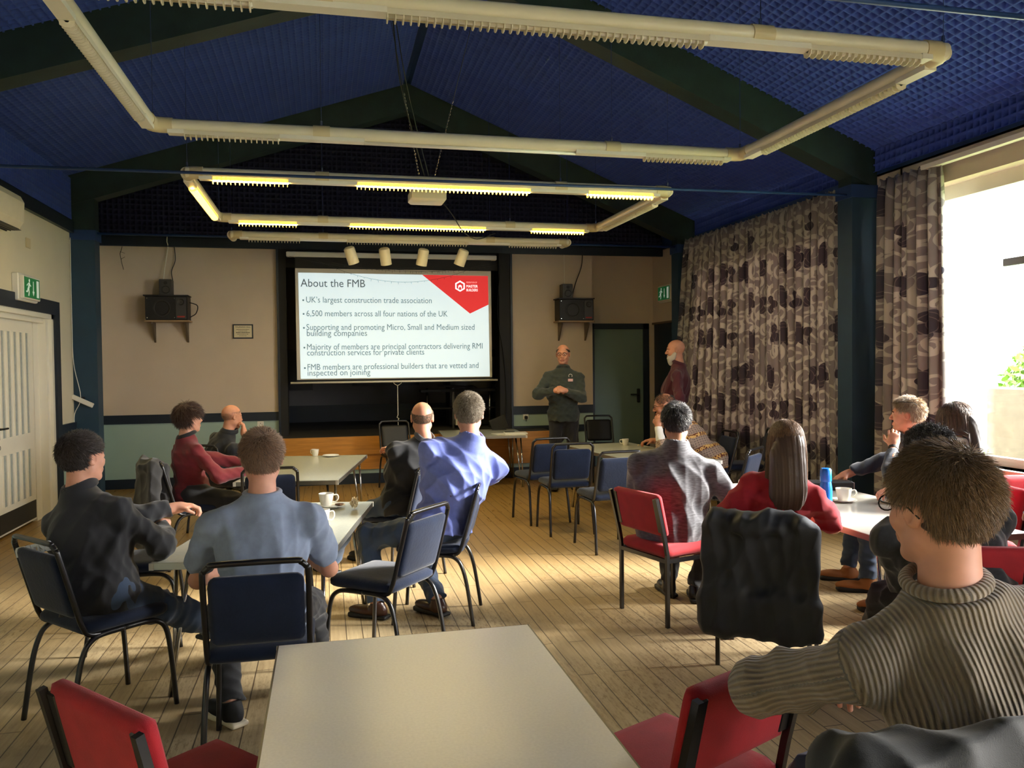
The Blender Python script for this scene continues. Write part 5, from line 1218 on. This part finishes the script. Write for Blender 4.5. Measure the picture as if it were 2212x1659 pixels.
# 1 far left: black quarter-zip with white lettering
p = person('person in a black quarter-zip top and jeans sitting at the far left, arms folded', (-1.07, 4.20, Z), (-1.15, 4.27, 1.215), 44, 32, 36, hp=2, s=1.03, wide=1.12, belly=.03,
    arms=[((-.72, 4.62, .90), (-.3, .3, -1), dict(curl=.7)), ((-.84, 4.50, .82), (.8, .1, -.9), dict(curl=.7))], legs=[((-.52, 5.02, .08), (.5, .6, 1)), ((-.36, 4.72, .08), (.6, .3, 1))],
    skin=sk1, top=dict(mat=fabric('black_jersey', (30, 31, 36)), sleeve='long', collar=dict(h=.035, r=.009), g=.018, name='sweatshirt', hem=.12), low=dict(mat=m_jean), shoe=m_brshoe,
    hair=dict(mat=hair_mat('dark_brown', (34, 24, 18)), n=5200, len=.032, lift=.22, t=.008, r=.0014), res=(.006, .008), seed=11)
pb = p; M_ = Matrix.Translation(p['P']+p['sdv']*.235-p['fc']*.215-p['rc']*.10) @ Matrix([list(v) for v in zip(p['rc'], p['sdv'], -p['fc'])]).to_4x4()
text_mesh('marlsa', .085, 'lettering', mat('white_print', (232, 236, 238), .7), p['t'], Matrix.Translation(-Vector(p['t'].location)) @ M_, .006, 'CENTER', bold=.003)
# 2 young man, maroon jumper
person('young person in a maroon jumper beside the rear left table', (-1.12, 7.24, Z), (-1.13, 7.28, 1.215), 70, 58, 52, hp=0, s=1.0,
    arms=[((-.62, 7.45, .78), (.1, .1, -1), dict(curl=.6)), ((-.66, 7.20, .76), (.1, -.6, -1), dict(curl=.6))], legs=[((-.62, 7.55, .08), (1, .3, 1)), ((-.60, 7.25, .08), (1, .1, 1))],
    skin=sk1, top=dict(mat=fabric('maroon_knit', (112, 22, 34)), sleeve='long', collar=dict(mat=m_trs, h=.02, r=.007), name='jumper'), low=dict(mat=m_trs), shoe=m_bshoe,
    hair=dict(mat=hair_mat('chestnut', (52, 30, 20)), n=3200, len=.075, lift=.35, t=.014, r=.0018, grav=.12), res=(.006, .009), seed=12)
# 3 bald man, fist at chin
person('bald person in navy with a fist at the chin, behind the rear left table', (-1.12, 8.42, Z), (-.91, 8.43, 1.150), 58, 58, 56, hp=-6, s=.98, wide=1.05,
    arms=[((-.62, 8.62, .78), (.3, .3, -1), dict(curl=.6)), ((-.80, 8.40, .985), (.5, -.4, -1), dict(d=(.0, .15, 1), pn=(-.9, .1, .1), curl=1.0, side=-1))], legs=[((-.62, 8.70, .08), (1, .4, 1)), ((-.58, 8.42, .08), (1, .2, 1))],
    skin=sk2, top=dict(mat=fabric('navy_fleece', (22, 26, 38)), sleeve='long', collar=dict(h=.03), name='fleece'), low=dict(mat=m_trs), shoe=m_bshoe,
    hair=dict(mat=hair_mat('grey_stubble', (96, 84, 74)), n=1300, len=.006, lift=.6, region=ring_region, t=.0012, r=.0008, K=2, cap=False), res=(.005, .009), seed=13)
# 4 pale blue T-shirt, back to camera
p4_ = person('person in a pale blue T-shirt seen from behind at the left table', (-.28, 3.66, Z), (-.283, 3.775, 1.238), 0, 0, -3, hp=4, s=1.04, wide=1.16, sw=.178,
    arms=[((-.47, 4.10, .70), (-.7, -.5, -1), dict(curl=.5)), ((-.10, 4.12, .70), (.7, -.5, -1), dict(curl=.5))], legs=[((-.45, 3.90, .08), (-.3, 1, .8), (-.55, .75, 0)), ((-.05, 4.22, .08), (.2, 1, .8))],
    skin=sk1, top=dict(mat=fabric('pale_blue_cotton', (142, 154, 176), sheen=.1), sleeve='short', sl=.72, name='t_shirt', g=.016, fold=.007, ff=13, crew=.022, collar=dict(h=.004, r=.006), hem=.14), low=dict(mat=m_bjean), shoe=m_cansh, shoe_sole=m_sole,
    hair=dict(mat=hair_mat('light_brown', (116, 92, 72)), n=6500, len=.032, lift=.5, t=.006, r=.0012, under=hair_mat('light_brown_under', (100, 80, 62))), res=(.005, .0065), seed=14)
# 5 balding man, black polo
person('balding person in a black polo shirt with grey shoulders seen from behind', (.58, 6.24, Z), (.715, 6.19, 1.238), -35, -18, 6, hp=-2, s=1.03, wide=1.2, belly=.05,
    arms=[((.66, 6.66, .90), (-1, -.1, -.7), dict(curl=.7)), ((.55, 6.64, .94), (1, -.1, -.8), dict(curl=.7))], legs=[((.02, 6.55, .08), (-1, .5, 1)), ((.30, 6.85, .08), (-.6, 1, 1))],
    skin=sk2, top=dict(mat=fabric('black_polo', (20, 21, 25)), sleeve='short', sl=.64, collar=dict(mat=fabric('grey_collar', (74, 76, 78)), h=.025), name='polo_shirt'), low=dict(mat=m_jean), shoe=m_bshoe,
    hair=dict(mat=hair_mat('cropped_grey', (92, 80, 66)), n=2600, len=.008, lift=.5, region=ring_region, t=.0015, r=.0009, K=3, cap=False), res=(.005, .009), seed=15)
# 6 lilac-blue shirt
p = person('person in a lilac-blue shirt, back to the camera, one elbow sticking out to the right', (.72, 5.24, Z), (.905, 5.19, 1.325), -42, -8, 10, hp=0, s=1.10, wide=1.16, sw=.185, belly=.03,
    arms=[((.84, 5.60, .86), (-.4, .1, -1), dict(curl=.6)), ((.80, 5.47, .98), (1, -.5, -.25), dict(curl=.6))], legs=[((.30, 5.30, .08), (-1, .8, .6), (-.7, .5, 0)), ((.69, 5.24, .09), (-.1, 1, .8), (-.5, .7, 0))],
    skin=sk1, top=dict(mat=fabric('lilac_blue_cotton', (112, 126, 200), sheen=.1, bs=300), sleeve='long', g=.022, fold=.009, ff=12, collar=dict(h=.03, r=.007), name='shirt', hem=.06), low=dict(mat=m_jean), shoe=m_brshoe,
    hair=dict(mat=hair_mat('greying_brown', (104, 92, 76), (176, 164, 144)), n=6000, len=.024, lift=.45, t=.008, r=.0012, under=hair_mat('grey_brown_under', (84, 74, 62))), res=(.005, .0065), seed=16)
# yoke seam and pleat of the shirt
b = MB(); o_ = p['N']; u_ = p['sdv']; r_ = p['rc']; f_ = p['fc']
# 7 presenter
p = person('person presenting in a dark green quarter-zip and glasses, standing by the stage', (2.985, 10.03, 1.00), (2.975, 9.997, 1.755), 194, 194, 204, hp=-2, s=1.06, wide=1.12, belly=.05, stand=True, face=True, mouth=True, neck_fwd=.02, nd=.182, slope_=.10,
    arms=[((2.915, 9.72, 1.30), (1, .3, -.5), dict(d=(-.9, -.2, .2), pn=(0, .6, -.5), curl=1.05, side=-1)), ((2.800, 9.74, 1.30), (-1, .5, -.5), dict(d=(.9, -.2, .12), pn=(0, .6, -.5), curl=1.05, side=1))],
    legs=[((3.13, 10.05, .09), (-.2, -1, .1)), ((2.86, 10.08, .09), (-.3, -1, .1))], skin=sk2,
    top=dict(mat=fabric('dark_green_fleece', (44, 52, 48)), sleeve='long', collar=dict(h=.018, r=.009), name='fleece', g=.02, hem=.10, neck=.03), low=dict(mat=m_trs), shoe=m_bshoe,
    hair=dict(mat=hair_mat('dark_grey_brown', (46, 36, 30)), n=2200, len=.012, lift=.3, region=ring_region, t=.003, r=.001, K=3), res=(.004, .008), seed=17)
glasses(p, mat('dark_gunmetal', (40, 38, 38), .3))
q0 = p['N']-p['sdv']*.10-p['rc']*.085+p['fc']*.150
b = MB(); Mq = Matrix([list(v) for v in zip(-p['rc']*-1, p['sdv'], p['fc'])]).to_4x4()
b.box(-.032, .032, -.018, .018, -.004, .012, bev=.005); b.xf(Matrix.Translation(q0-p['sdv']*.035) @ Mq); b.build('name_badge', mat('pink_white_badge', (222, 176, 176), .5), p['t'], False, True)
b = MB(); b.tube([q0+p['sdv']*.02+(p['rc']*math.cos(a)+p['sdv']*math.sin(a))*.022 for a in np.linspace(-.7, math.pi+.7, 14)], .003, 6); b.build('chest_emblem', mat('emblem_white', (225, 215, 210), .6), p['t'], False, True)
# 8 bearded man in maroon
p = person('bald white-bearded person in a maroon jumper standing in profile by the curtains', (4.06, 8.96, 1.00), (4.045, 8.93, 1.780), -62, -62, -66, hp=-3, s=1.05, wide=1.05, belly=.04, stand=True, face=True,
    arms=[((3.95, 8.72, .98), (-.2, -1, -.1), dict(curl=.6)), ((4.18, 9.18, .98), (.1, 1, -.1), dict(curl=.6))], legs=[((4.00, 8.86, .09), (-1, .2, .1)), ((4.10, 9.06, .09), (-1, .2, .1))], skin=sk2,
    top=dict(mat=fabric('dark_maroon_knit', (76, 18, 34)), sleeve='long', name='jumper', collar=dict(h=.02)), low=dict(mat=m_trs), shoe=m_bshoe,
    res=(.005, .009), seed=18)
def beard(p, n, m, L):
    R = lambda q: (q[:, 1] > .02) & (q[:, 2] < -.045) & (q[:, 2] > -.10)
    sd = Sd(); W = p['W']; s = p['s']; M = p['MH']
    sd.ell(W((0, .054, -.108)), (.050*s, .044*s, .060*s), M, k=.03)
    for x in (-1, 1): sd.cap(W((x*.066, .004, -.030)), W((x*.050, .022, -.075)), .009*s, .020*s, k=.03); sd.cap(W((-.052, .012, -.055)), W((-.025, .060, -.095)), .022*s, k=.03); sd.cap(W((.052, .012, -.055)), W((.025, .060, -.095)), .022*s, k=.03)
    sd.cap(W((-.03, .088, -.052)), W((.03, .088, -.052)), .009*s, k=.01); sd.ell(W((0, .10, -.068)), (.02*s, .015*s, .006*s), M, k=.004, op=1)
    sdf_obj('beard', sd, m, p['t'], .004, folds(5, .003, 24))
beard(p, 900, mat('white_beard', (198, 190, 178), .9, bump=.5, bscale=300), .03)
# 9 glasses, hand at chin, patterned knit
def knit_material():
    m = bpy.data.materials.new('patterned_brown_knit'); m.use_nodes = True; N = NT(m); b = N.n['Principled BSDF']
    tc = N.node('ShaderNodeTexCoord'); mp = N.node('ShaderNodeMapping'); mp.inputs['Rotation'].default_value = (.5, .35, .2); N.link(tc.outputs['Object'], mp.inputs[0])
    sp = N.node('ShaderNodeSeparateXYZ'); N.link(mp.outputs[0], sp.inputs[0])
    z = N.math('MODULO', N.math('ADD', sp.outputs[2], 2.0), .135)
    band = N.math('LESS_THAN', z, .038); dots = N.math('GREATER_THAN', N.math('SINE', N.math('MULTIPLY', sp.outputs[0], 190.0)), .2)
    row = N.math('LESS_THAN', N.math('MODULO', N.math('ADD', sp.outputs[2], 2.0), .022), .009)
    v = N.node('ShaderNodeTexVoronoi', voronoi_dimensions='3D', i_Scale=24.0, i_Randomness=0.15); N.link(mp.outputs[0], v.inputs['Vector'])
    c = N.mix(N.math('MULTIPLY', row, dots), lin((150, 128, 112)), lin((96, 78, 74)))
    d = N.mix(N.math('LESS_THAN', N.math('ABSOLUTE', N.math('SUBTRACT', v.outputs['Distance'], .4)), .12), lin((98, 52, 28)), lin((206, 162, 92)))
    N.link(N.mix(band, c, d), b.inputs['Base Color']); b.inputs['Roughness'].default_value = .9; return m
p = person('person in a patterned brown knit and glasses leaning on the table, hand at the chin', (4.02, 7.98, Z), (3.46, 7.93, 1.185), -82, -70, -68, hp=-12, s=1.06, wide=1.1, face=True, neck_fwd=.10,
    arms=[((3.33, 7.78, .985), (-.6, -.5, -1), dict(d=(.05, .25, 1), pn=(.6, .5, .1), curl=1.0, side=1)), ((3.50, 8.30, .78), (-.3, .8, -1), dict(curl=.6))], legs=[((3.55, 7.80, .08), (-1, 0, 1)), ((3.60, 8.10, .08), (-1, .1, 1))],
    skin=sk3, top=dict(mat=knit_material(), sleeve='long', name='jumper', g=.024, cuff=.42, rib=False, fold=.003, collar=dict(mat=mat('white_cotton', (222, 220, 214), .8), h=.02)), low=dict(mat=m_trs), shoe=m_bshoe,
    hair=dict(mat=hair_mat('near_black', (26, 20, 18)), n=2600, len=.016, lift=.25, t=.003, r=.001, region=lambda q: short_region(q) & ~((q[:, 0]**2+(q[:, 1]+.045)**2 < .0016) & (q[:, 2] > .05)), cap=False, K=4), res=(.005, .008), seed=19)
glasses(p)
sd = Sd(); e, w2 = p['A'][0][1], p['A'][0][2]; sd.cap(e+(w2-e)*.35, e+(w2-e)*.97, .050, .041, k=.01, cb=True); sdf_obj('shirt_cuff', sd, mat('white_cotton', (222, 220, 214), .8), p['t'], .006, folds(3, .003, 20))
# 10 grey fleece
m_marl = mat('grey_marl_fleece', (86, 86, 92), .9, noise=.5, nscale=26, bump=.25, bscale=300, sheen=.4, stretch=(1, 1, 4.5))
person('person in a grey marl fleece sitting on the red chair, seen from behind', (2.20, 4.95, Z), (2.245, 4.95, 1.245), 48, 27, 20, hp=-2, s=1.06, wide=1.22, sw=.185, belly=.06,
    arms=[((2.22, 5.36, .78), (-.7, -.4, -1), dict(curl=.6)), ((2.62, 5.05, .78), (.5, -.6, -1), dict(curl=.6))], legs=[((2.34, 5.30, .08), (.6, .8, 1), (.1, 1, 0)), ((2.46, 5.12, .08), (.8, .5, 1), (.3, .8, 0))],
    skin=sk4, top=dict(mat=m_marl, sleeve='long', name='fleece', g=.026, fold=.006, ff=11, collar=dict(h=.03, r=.010), hem=.14), low=dict(mat=m_trs), shoe=m_bshoe,
    hair=dict(mat=hair_mat('black_grey', (24, 22, 24), (66, 64, 66)), n=5200, len=.035, lift=.28, t=.008, r=.0014, under=hair_mat('black_under', (20, 18, 19))), res=(.005, .007), seed=20)
# 11 woman, red T-shirt, long hair
def long_hair(p, m, under, n, L, seed, back=.105, wid=.085, part=0.0, top_m=None):
    W = p['W']; M = p['MH']; s = p['s']; sd = Sd(); sd.ell(W((0, -.014, .030)), (.088*s, .110*s, .099*s), M, k=.03)
    d0 = W((0, -.055, -.02)); down = v3(0, 0, -1)
    for t_, w_, y_ in ((.05, .082, .062), (.14, .086, .055), (.23, .088, .046), (.30, .080, .038)):
        if t_ > L: break
        bk = -p['fc']*(.045+.035*min(1, t_/.2)); bk[2] = 0
        sd.ell(p['Hc']+v3(0, 0, -t_)+bk*1.2-p['MH'][1]*.02, (w_*1.08, y_, .085), np.array([p['rc'], unit(np.cross(v3(0, 0, 1), p['rc'])), v3(0, 0, 1)]), k=.05)
    base = sd
    def fn(Q):
        q = ((Q-p['Hc'])@M.T)/s; a = q[:, 1]*.8-q[:, 2]*.42-.022; a = np.where(q[:, 2] < -.02, q[:, 1]-.025, a); return np.maximum(base(Q), a*s)+.0012*np.sin(q[:, 0]*420)+.0012*np.sin(q[:, 0]*190+1)
    lo, hi = base.bounds(); V, F = surf(fn, lo, hi, .005); mesh_obj('hair', V, F, under, p['t'], True, True)
    def flow(P): return np.stack([P[:, 0]*3.0, -.55-0*P[:, 1], -.9+0*P[:, 0]], 1)
    reg = lambda q: (q[:, 1]*.8-q[:, 2]*.42 < .022) & (q[:, 2] > -.045)
    back_ = p['fc'].copy()
    def body(Wp):
        y = (Wp-p['Hc'])@back_; z = Wp[:, 2]-p['Hc'][2]; lim = -.105-.03*np.clip((-z-.05)/.2, 0, 1); x = np.abs((Wp-p['Hc'])@p['rc'])
        tgt = lim+(x/.11)**2*.05; k = (z < -.07) & (y > tgt) & (x < .13); Wp = Wp.copy(); Wp[k] += (tgt[k]-y[k])[:, None]*back_; return Wp
    strands('hair_locks', m, p['t'], p['Hc'], M, s, n, lambda P: L*(.75+.25*(P[:, 2] > .02))+.06*np.clip(P[:, 2]*10, 0, 1), .14, .9, seed, reg, 11, .0016, flow, body, .14, (.090, .112, .100))
p = person('long-haired person in a red T-shirt seen from behind, sitting at the window table', (2.41, 4.06, Z), (2.466, 4.01, 1.195), 34, 28, 8, hp=0, s=.98, wide=1.02, sw=.17,
    arms=[((2.30, 4.30, .78), (-1, -.5, -.7), dict(curl=.5)), ((2.70, 4.26, .74), (1, -.3, -.9), dict(curl=.5))], legs=[((2.50, 4.45, .08), (.5, .8, 1)), ((2.72, 4.50, .08), (.6, .8, 1))],
    skin=sk1, top=dict(mat=fabric('red_cotton', (172, 28, 44), sheen=.1), sleeve='short', sl=.88, name='t_shirt', crew=.02, g=.018, fold=.006, hem=.16), low=dict(mat=m_jean), shoe=m_brshoe, res=(.006, .007), seed=21)
long_hair(p, hair_mat('long_brown', (72, 52, 38), (150, 112, 78)), hair_mat('long_brown_under', (58, 42, 32)), 5200, .34, 21)
# 12 man by the window, hand at chin
p = person('person by the window with a hand under the chin, glasses pushed up into fair hair', (4.22, 5.12, Z), (4.10, 5.07, 1.245), -62, -42, -42, hp=0, s=1.03, wide=1.08, face=True,
    arms=[((3.90, 4.96, 1.03), (-.6, -.7, -.6), dict(d=(.12, .1, 1), pn=(.5, .6, .1), curl=.9, side=1)), ((3.72, 5.30, .78), (-.4, .7, -1), dict(curl=.6))], legs=[((3.72, 5.00, .08), (-1, .1, 1)), ((3.78, 5.30, .08), (-1, .3, 1))],
    skin=sk2, top=dict(mat=fabric('dark_navy_sweat', (30, 38, 52)), sleeve='long', cuff=.85, name='sweatshirt', fold=.008, collar=dict(h=.015)), low=dict(mat=m_jean), shoe=m_tan,
    hair=dict(mat=hair_mat('sandy_grey', (128, 104, 80), (206, 184, 150)), n=3600, len=.034, lift=.6, t=.006, r=.0014, under=hair_mat('sandy_under', (106, 88, 70))), res=(.005, .008), seed=22)
glasses(p, up=.085, fwd=-.045)
e, w2 = p['A'][0][1], p['A'][0][2]; u = unit(w2-e); MB().tube([w2-u*.035, w2-u*.008], .034, 14).build('wristwatch', m_black, p['t'], 'auto', True)
# 13 dark-haired woman
p = person('person with long dark half-tied hair in a magenta jacket by the bright window', (4.02, 4.45, Z), (3.93, 4.43, 1.243), -72, -60, -62, hp=0, s=.98, face=True,
    arms=[((3.60, 4.40, .80), (-.3, -.8, -.8), dict(curl=.5)), ((3.66, 4.66, .78), (-.3, .8, -1), dict(curl=.5))], legs=[((3.55, 4.32, .08), (-1, 0, 1)), ((3.58, 4.58, .08), (-1, .2, 1))],
    skin=sk1, top=dict(mat=fabric('magenta_wool', (134, 34, 66)), sleeve='long', name='jacket', g=.024, collar=dict(mat=mat('white_scarf', (232, 230, 226), .8), h=.045, r=.016)), low=dict(mat=m_jean), shoe=m_tan, res=(.005, .008), seed=23)
long_hair(p, hair_mat('dark_long', (40, 30, 28), (110, 84, 66)), hair_mat('dark_long_under', (34, 26, 24)), 4200, .30, 23)
# 14 broad back in charcoal, dark curls
person('broad person in charcoal with dark wavy hair, mostly behind the near head', (2.80, 3.08, Z), (2.79, 3.31, 1.185), 12, 14, -8, hp=0, s=1.08, wide=1.22, sw=.19, belly=.04, nd=.195, slope_=.13,
    arms=[((2.84, 3.55, .74), (-.3, -.6, -1), dict(curl=.6)), ((3.12, 3.70, .78), (.8, -.5, -1), dict(curl=.6))], legs=[((2.78, 3.78, .08), (0, 1, 1)), ((3.02, 3.74, .08), (.2, 1, 1))],
    skin=sk4, top=dict(mat=fabric('charcoal_wool', (40, 42, 46), noise=.3, ns=60, sheen=.5), sleeve='long', name='jumper', g=.026, collar=dict(h=.02)), low=dict(mat=m_trs), shoe=m_bshoe,
    hair=dict(mat=hair_mat('black_wavy', (22, 19, 20), (86, 80, 82)), n=4200, len=.06, lift=.45, curl=.9, t=.012, r=.0018, K=7), res=(.006, .008), seed=24)
# 16 mostly outside the frame: jeans
person('person in jeans sitting at the right edge, only a knee in view', (3.98, 3.42, Z), (3.98, 3.45, 1.24), -84, -80, -60, s=1.0, arms=[((3.70, 3.30, .80), (0, -1, -1)), ((3.70, 3.6, .80), (0, 1, -1))],
    legs=[((3.36, 3.40, .42), (-.3, -.2, 1), (-1, 0, .2)), ((3.52, 3.46, .08), (-1, .2, 1))], skin=sk1, top=dict(mat=fabric('grey_top', (90, 92, 96)), sleeve='long', name='jumper'), low=dict(mat=m_jean, g=.02), shoe=m_tan,
    hair=dict(mat=hair_mat('light_brown', (92, 70, 52)), n=0), res=(.007, .009), seed=26)
# 15 near man, tan ribbed jumper
m_rib = bpy.data.materials.new('tan_ribbed_knit'); m_rib.use_nodes = True; N = NT(m_rib); b_ = N.n['Principled BSDF']
at_ = N.node('ShaderNodeAttribute', attribute_name='rib'); wv_ = N.math('SINE', N.math('MULTIPLY', at_.outputs['Fac'], 2*math.pi/.0115)); cv_ = N.math('ADD', N.math('MULTIPLY', wv_, .5), .5)
N.link(N.mix(cv_, lin((120, 107, 90)), lin((158, 142, 120))), b_.inputs['Base Color']); b_.inputs['Roughness'].default_value = .9; b_.inputs['Sheen Weight'].default_value = .4
nz_ = N.node('ShaderNodeTexNoise', i_Scale=420.0, i_Detail=2.0); tc_ = N.node('ShaderNodeTexCoord'); N.link(tc_.outputs['Object'], nz_.inputs['Vector'])
bp_ = N.node('ShaderNodeBump', i_Strength=.9, i_Distance=.004); N.link(N.math('ADD', cv_, N.math('MULTIPLY', nz_.outputs[0], .35)), bp_.inputs['Height']); N.link(bp_.outputs[0], b_.inputs['Normal'])
p = person('person in a tan ribbed jumper and glasses in the right foreground', (1.40, 1.40, .62), (1.325, 1.535, 1.318), 12, 12, -5, hp=-2, s=1.10, hs=1.02, nd=.156, wide=1.06, sw=.19, face=True,
    arms=[((1.29, 1.88, .85), (-1, -.10, -.12), dict(d=(.6, .45, -.75), pn=(-.4, -.5, -.6), curl=.35, side=-1)), ((1.80, 1.86, .76), (.8, -.6, -.6), dict(curl=.5))], legs=[((1.25, 1.95, .08), (-.1, 1, 1)), ((1.62, 1.98, .08), (.2, 1, 1))],
    skin=sk1, top=dict(mat=m_rib, sleeve='long', name='jumper', g=.020, fold=.006, ff=11, cuff=.90, crew=.004, collar=dict(h=.006, r=.009), neck=.034, hem=.12), low=dict(mat=m_jean), shoe=m_bshoe,
    hair=dict(mat=hair_mat('mid_brown', (84, 64, 44), (150, 122, 86)), n=16000, len=.036, lift=.30, t=.007, r=.0009, K=6, under=hair_mat('mid_brown_under', (74, 56, 40))), res=(.004, .005), seed=25)
glasses(p, thick=.0018)
for o in p['t'].children:
    if o.name.split('.')[0] in ('jumper', 'collar'):
        n = len(o.data.vertices); co = np.zeros(n*3, dtype=np.float32); o.data.vertices.foreach_get('co', co); W = co.reshape(-1, 3)+np.array(p['t'].location)
        rib = (W-p['P'])@p['rc']
        if o.name.startswith('collar'): rib = np.arctan2((W-p['N'])@p['rc'], (W-p['N'])@p['fc'])*.075
        else:
            best = np.full(n, 9.0)
            for i in (0, 1):
                S_, E_, W_ = p['A'][i]
                for a, b2, r0 in ((S_, E_, .062), (E_, W_, .055)):
                    ba = b2-a; L2 = ba@ba; t_ = np.clip((W-a)@ba/L2, .18 if a is S_ else 0, 1); c_ = a+t_[:, None]*ba; q = W-c_; d = np.linalg.norm(q, axis=1); u = unit(ba); e1 = unit(np.cross(u, p['sdv'])); e2 = np.cross(u, e1)
                    k = (d < best) & (d < .095); rib[k] = (np.arctan2(q@e2, q@e1)*.062)[k]; best[k] = d[k]
        a_ = o.data.attributes.new('rib', 'FLOAT', 'POINT'); a_.data.foreach_set('value', rib.astype(np.float32))

# ---------------------------------------------------------------- coats hung over chair backs
def coat(label, x, y, deg, m, top, bot, wd, seed, sleeves=True, lean=.30, cat='coat', flare=.055):
    t = thing('coat', label, cat, (x, y, bot), 0); r_, f_ = rt(deg), fw(deg); U = v3(0, 0, 1); M = np.array([r_, f_, U]); O = v3(x, y, 0)-f_*lean
    sd = Sd(); sd.cap(O-r_*(wd-.08)+U*(top-.06), O+r_*(wd-.08)+U*(top-.06), .055, k=.05); sd.box(O+U*((top+bot)/2-.02)-f_*.02, (wd, .055, (top-bot)/2-.02), M, r=.05, k=.05)
    sd.box(O-f_*.035+U*(bot+.12), (wd+flare, .06, .12), M, r=.055, k=.07); sd.box(O+f_*.07+U*(top-.22), (wd-.03, .05, .17), M, r=.045, k=.05)
    if sleeves:
        for s in (-1, 1): sd.cap(O+r_*s*(wd-.03)+U*(top-.12), O+r_*s*(wd+.005)-f_*.04+U*max(bot-.02, top-.62), .055, .045, k=.03, cb=True)
    c_ = O+U*(top-.10)-f_*.05; sd.cap(c_-r_*.10, c_+r_*.10, .045, k=.03)
    sdf_obj('cloth', sd, m, t, .008, folds(seed, .011, 9, axis=(0, 0, 1), n=4)); return t
coat('dark grey fleece jacket hung over the chair of the person in maroon at the left', -1.12, 7.25, 62, fabric('charcoal_fleece', (46, 46, 48)), .93, .14, .22, 31, lean=.33)
coat('black coat hung over the red chair behind the long-haired person', 2.37, 4.03, 38, fabric('black_nylon', (26, 28, 32), rough=.6, sheen=.1), .89, .22, .27, 32, lean=.31)
coat('black coat draped over the chair back of the near person in tan', 1.24, 1.42, 8, fabric('black_softshell', (34, 36, 37), rough=.7, sheen=.1), 1.015, .30, .40, 33, lean=.27)
coat('dark coat heaped on the dark chair against the drawn curtains', 4.35, 9.75, -60, fabric('dark_plum_coat', (30, 24, 30)), .86, .40, .24, 34, lean=.28)
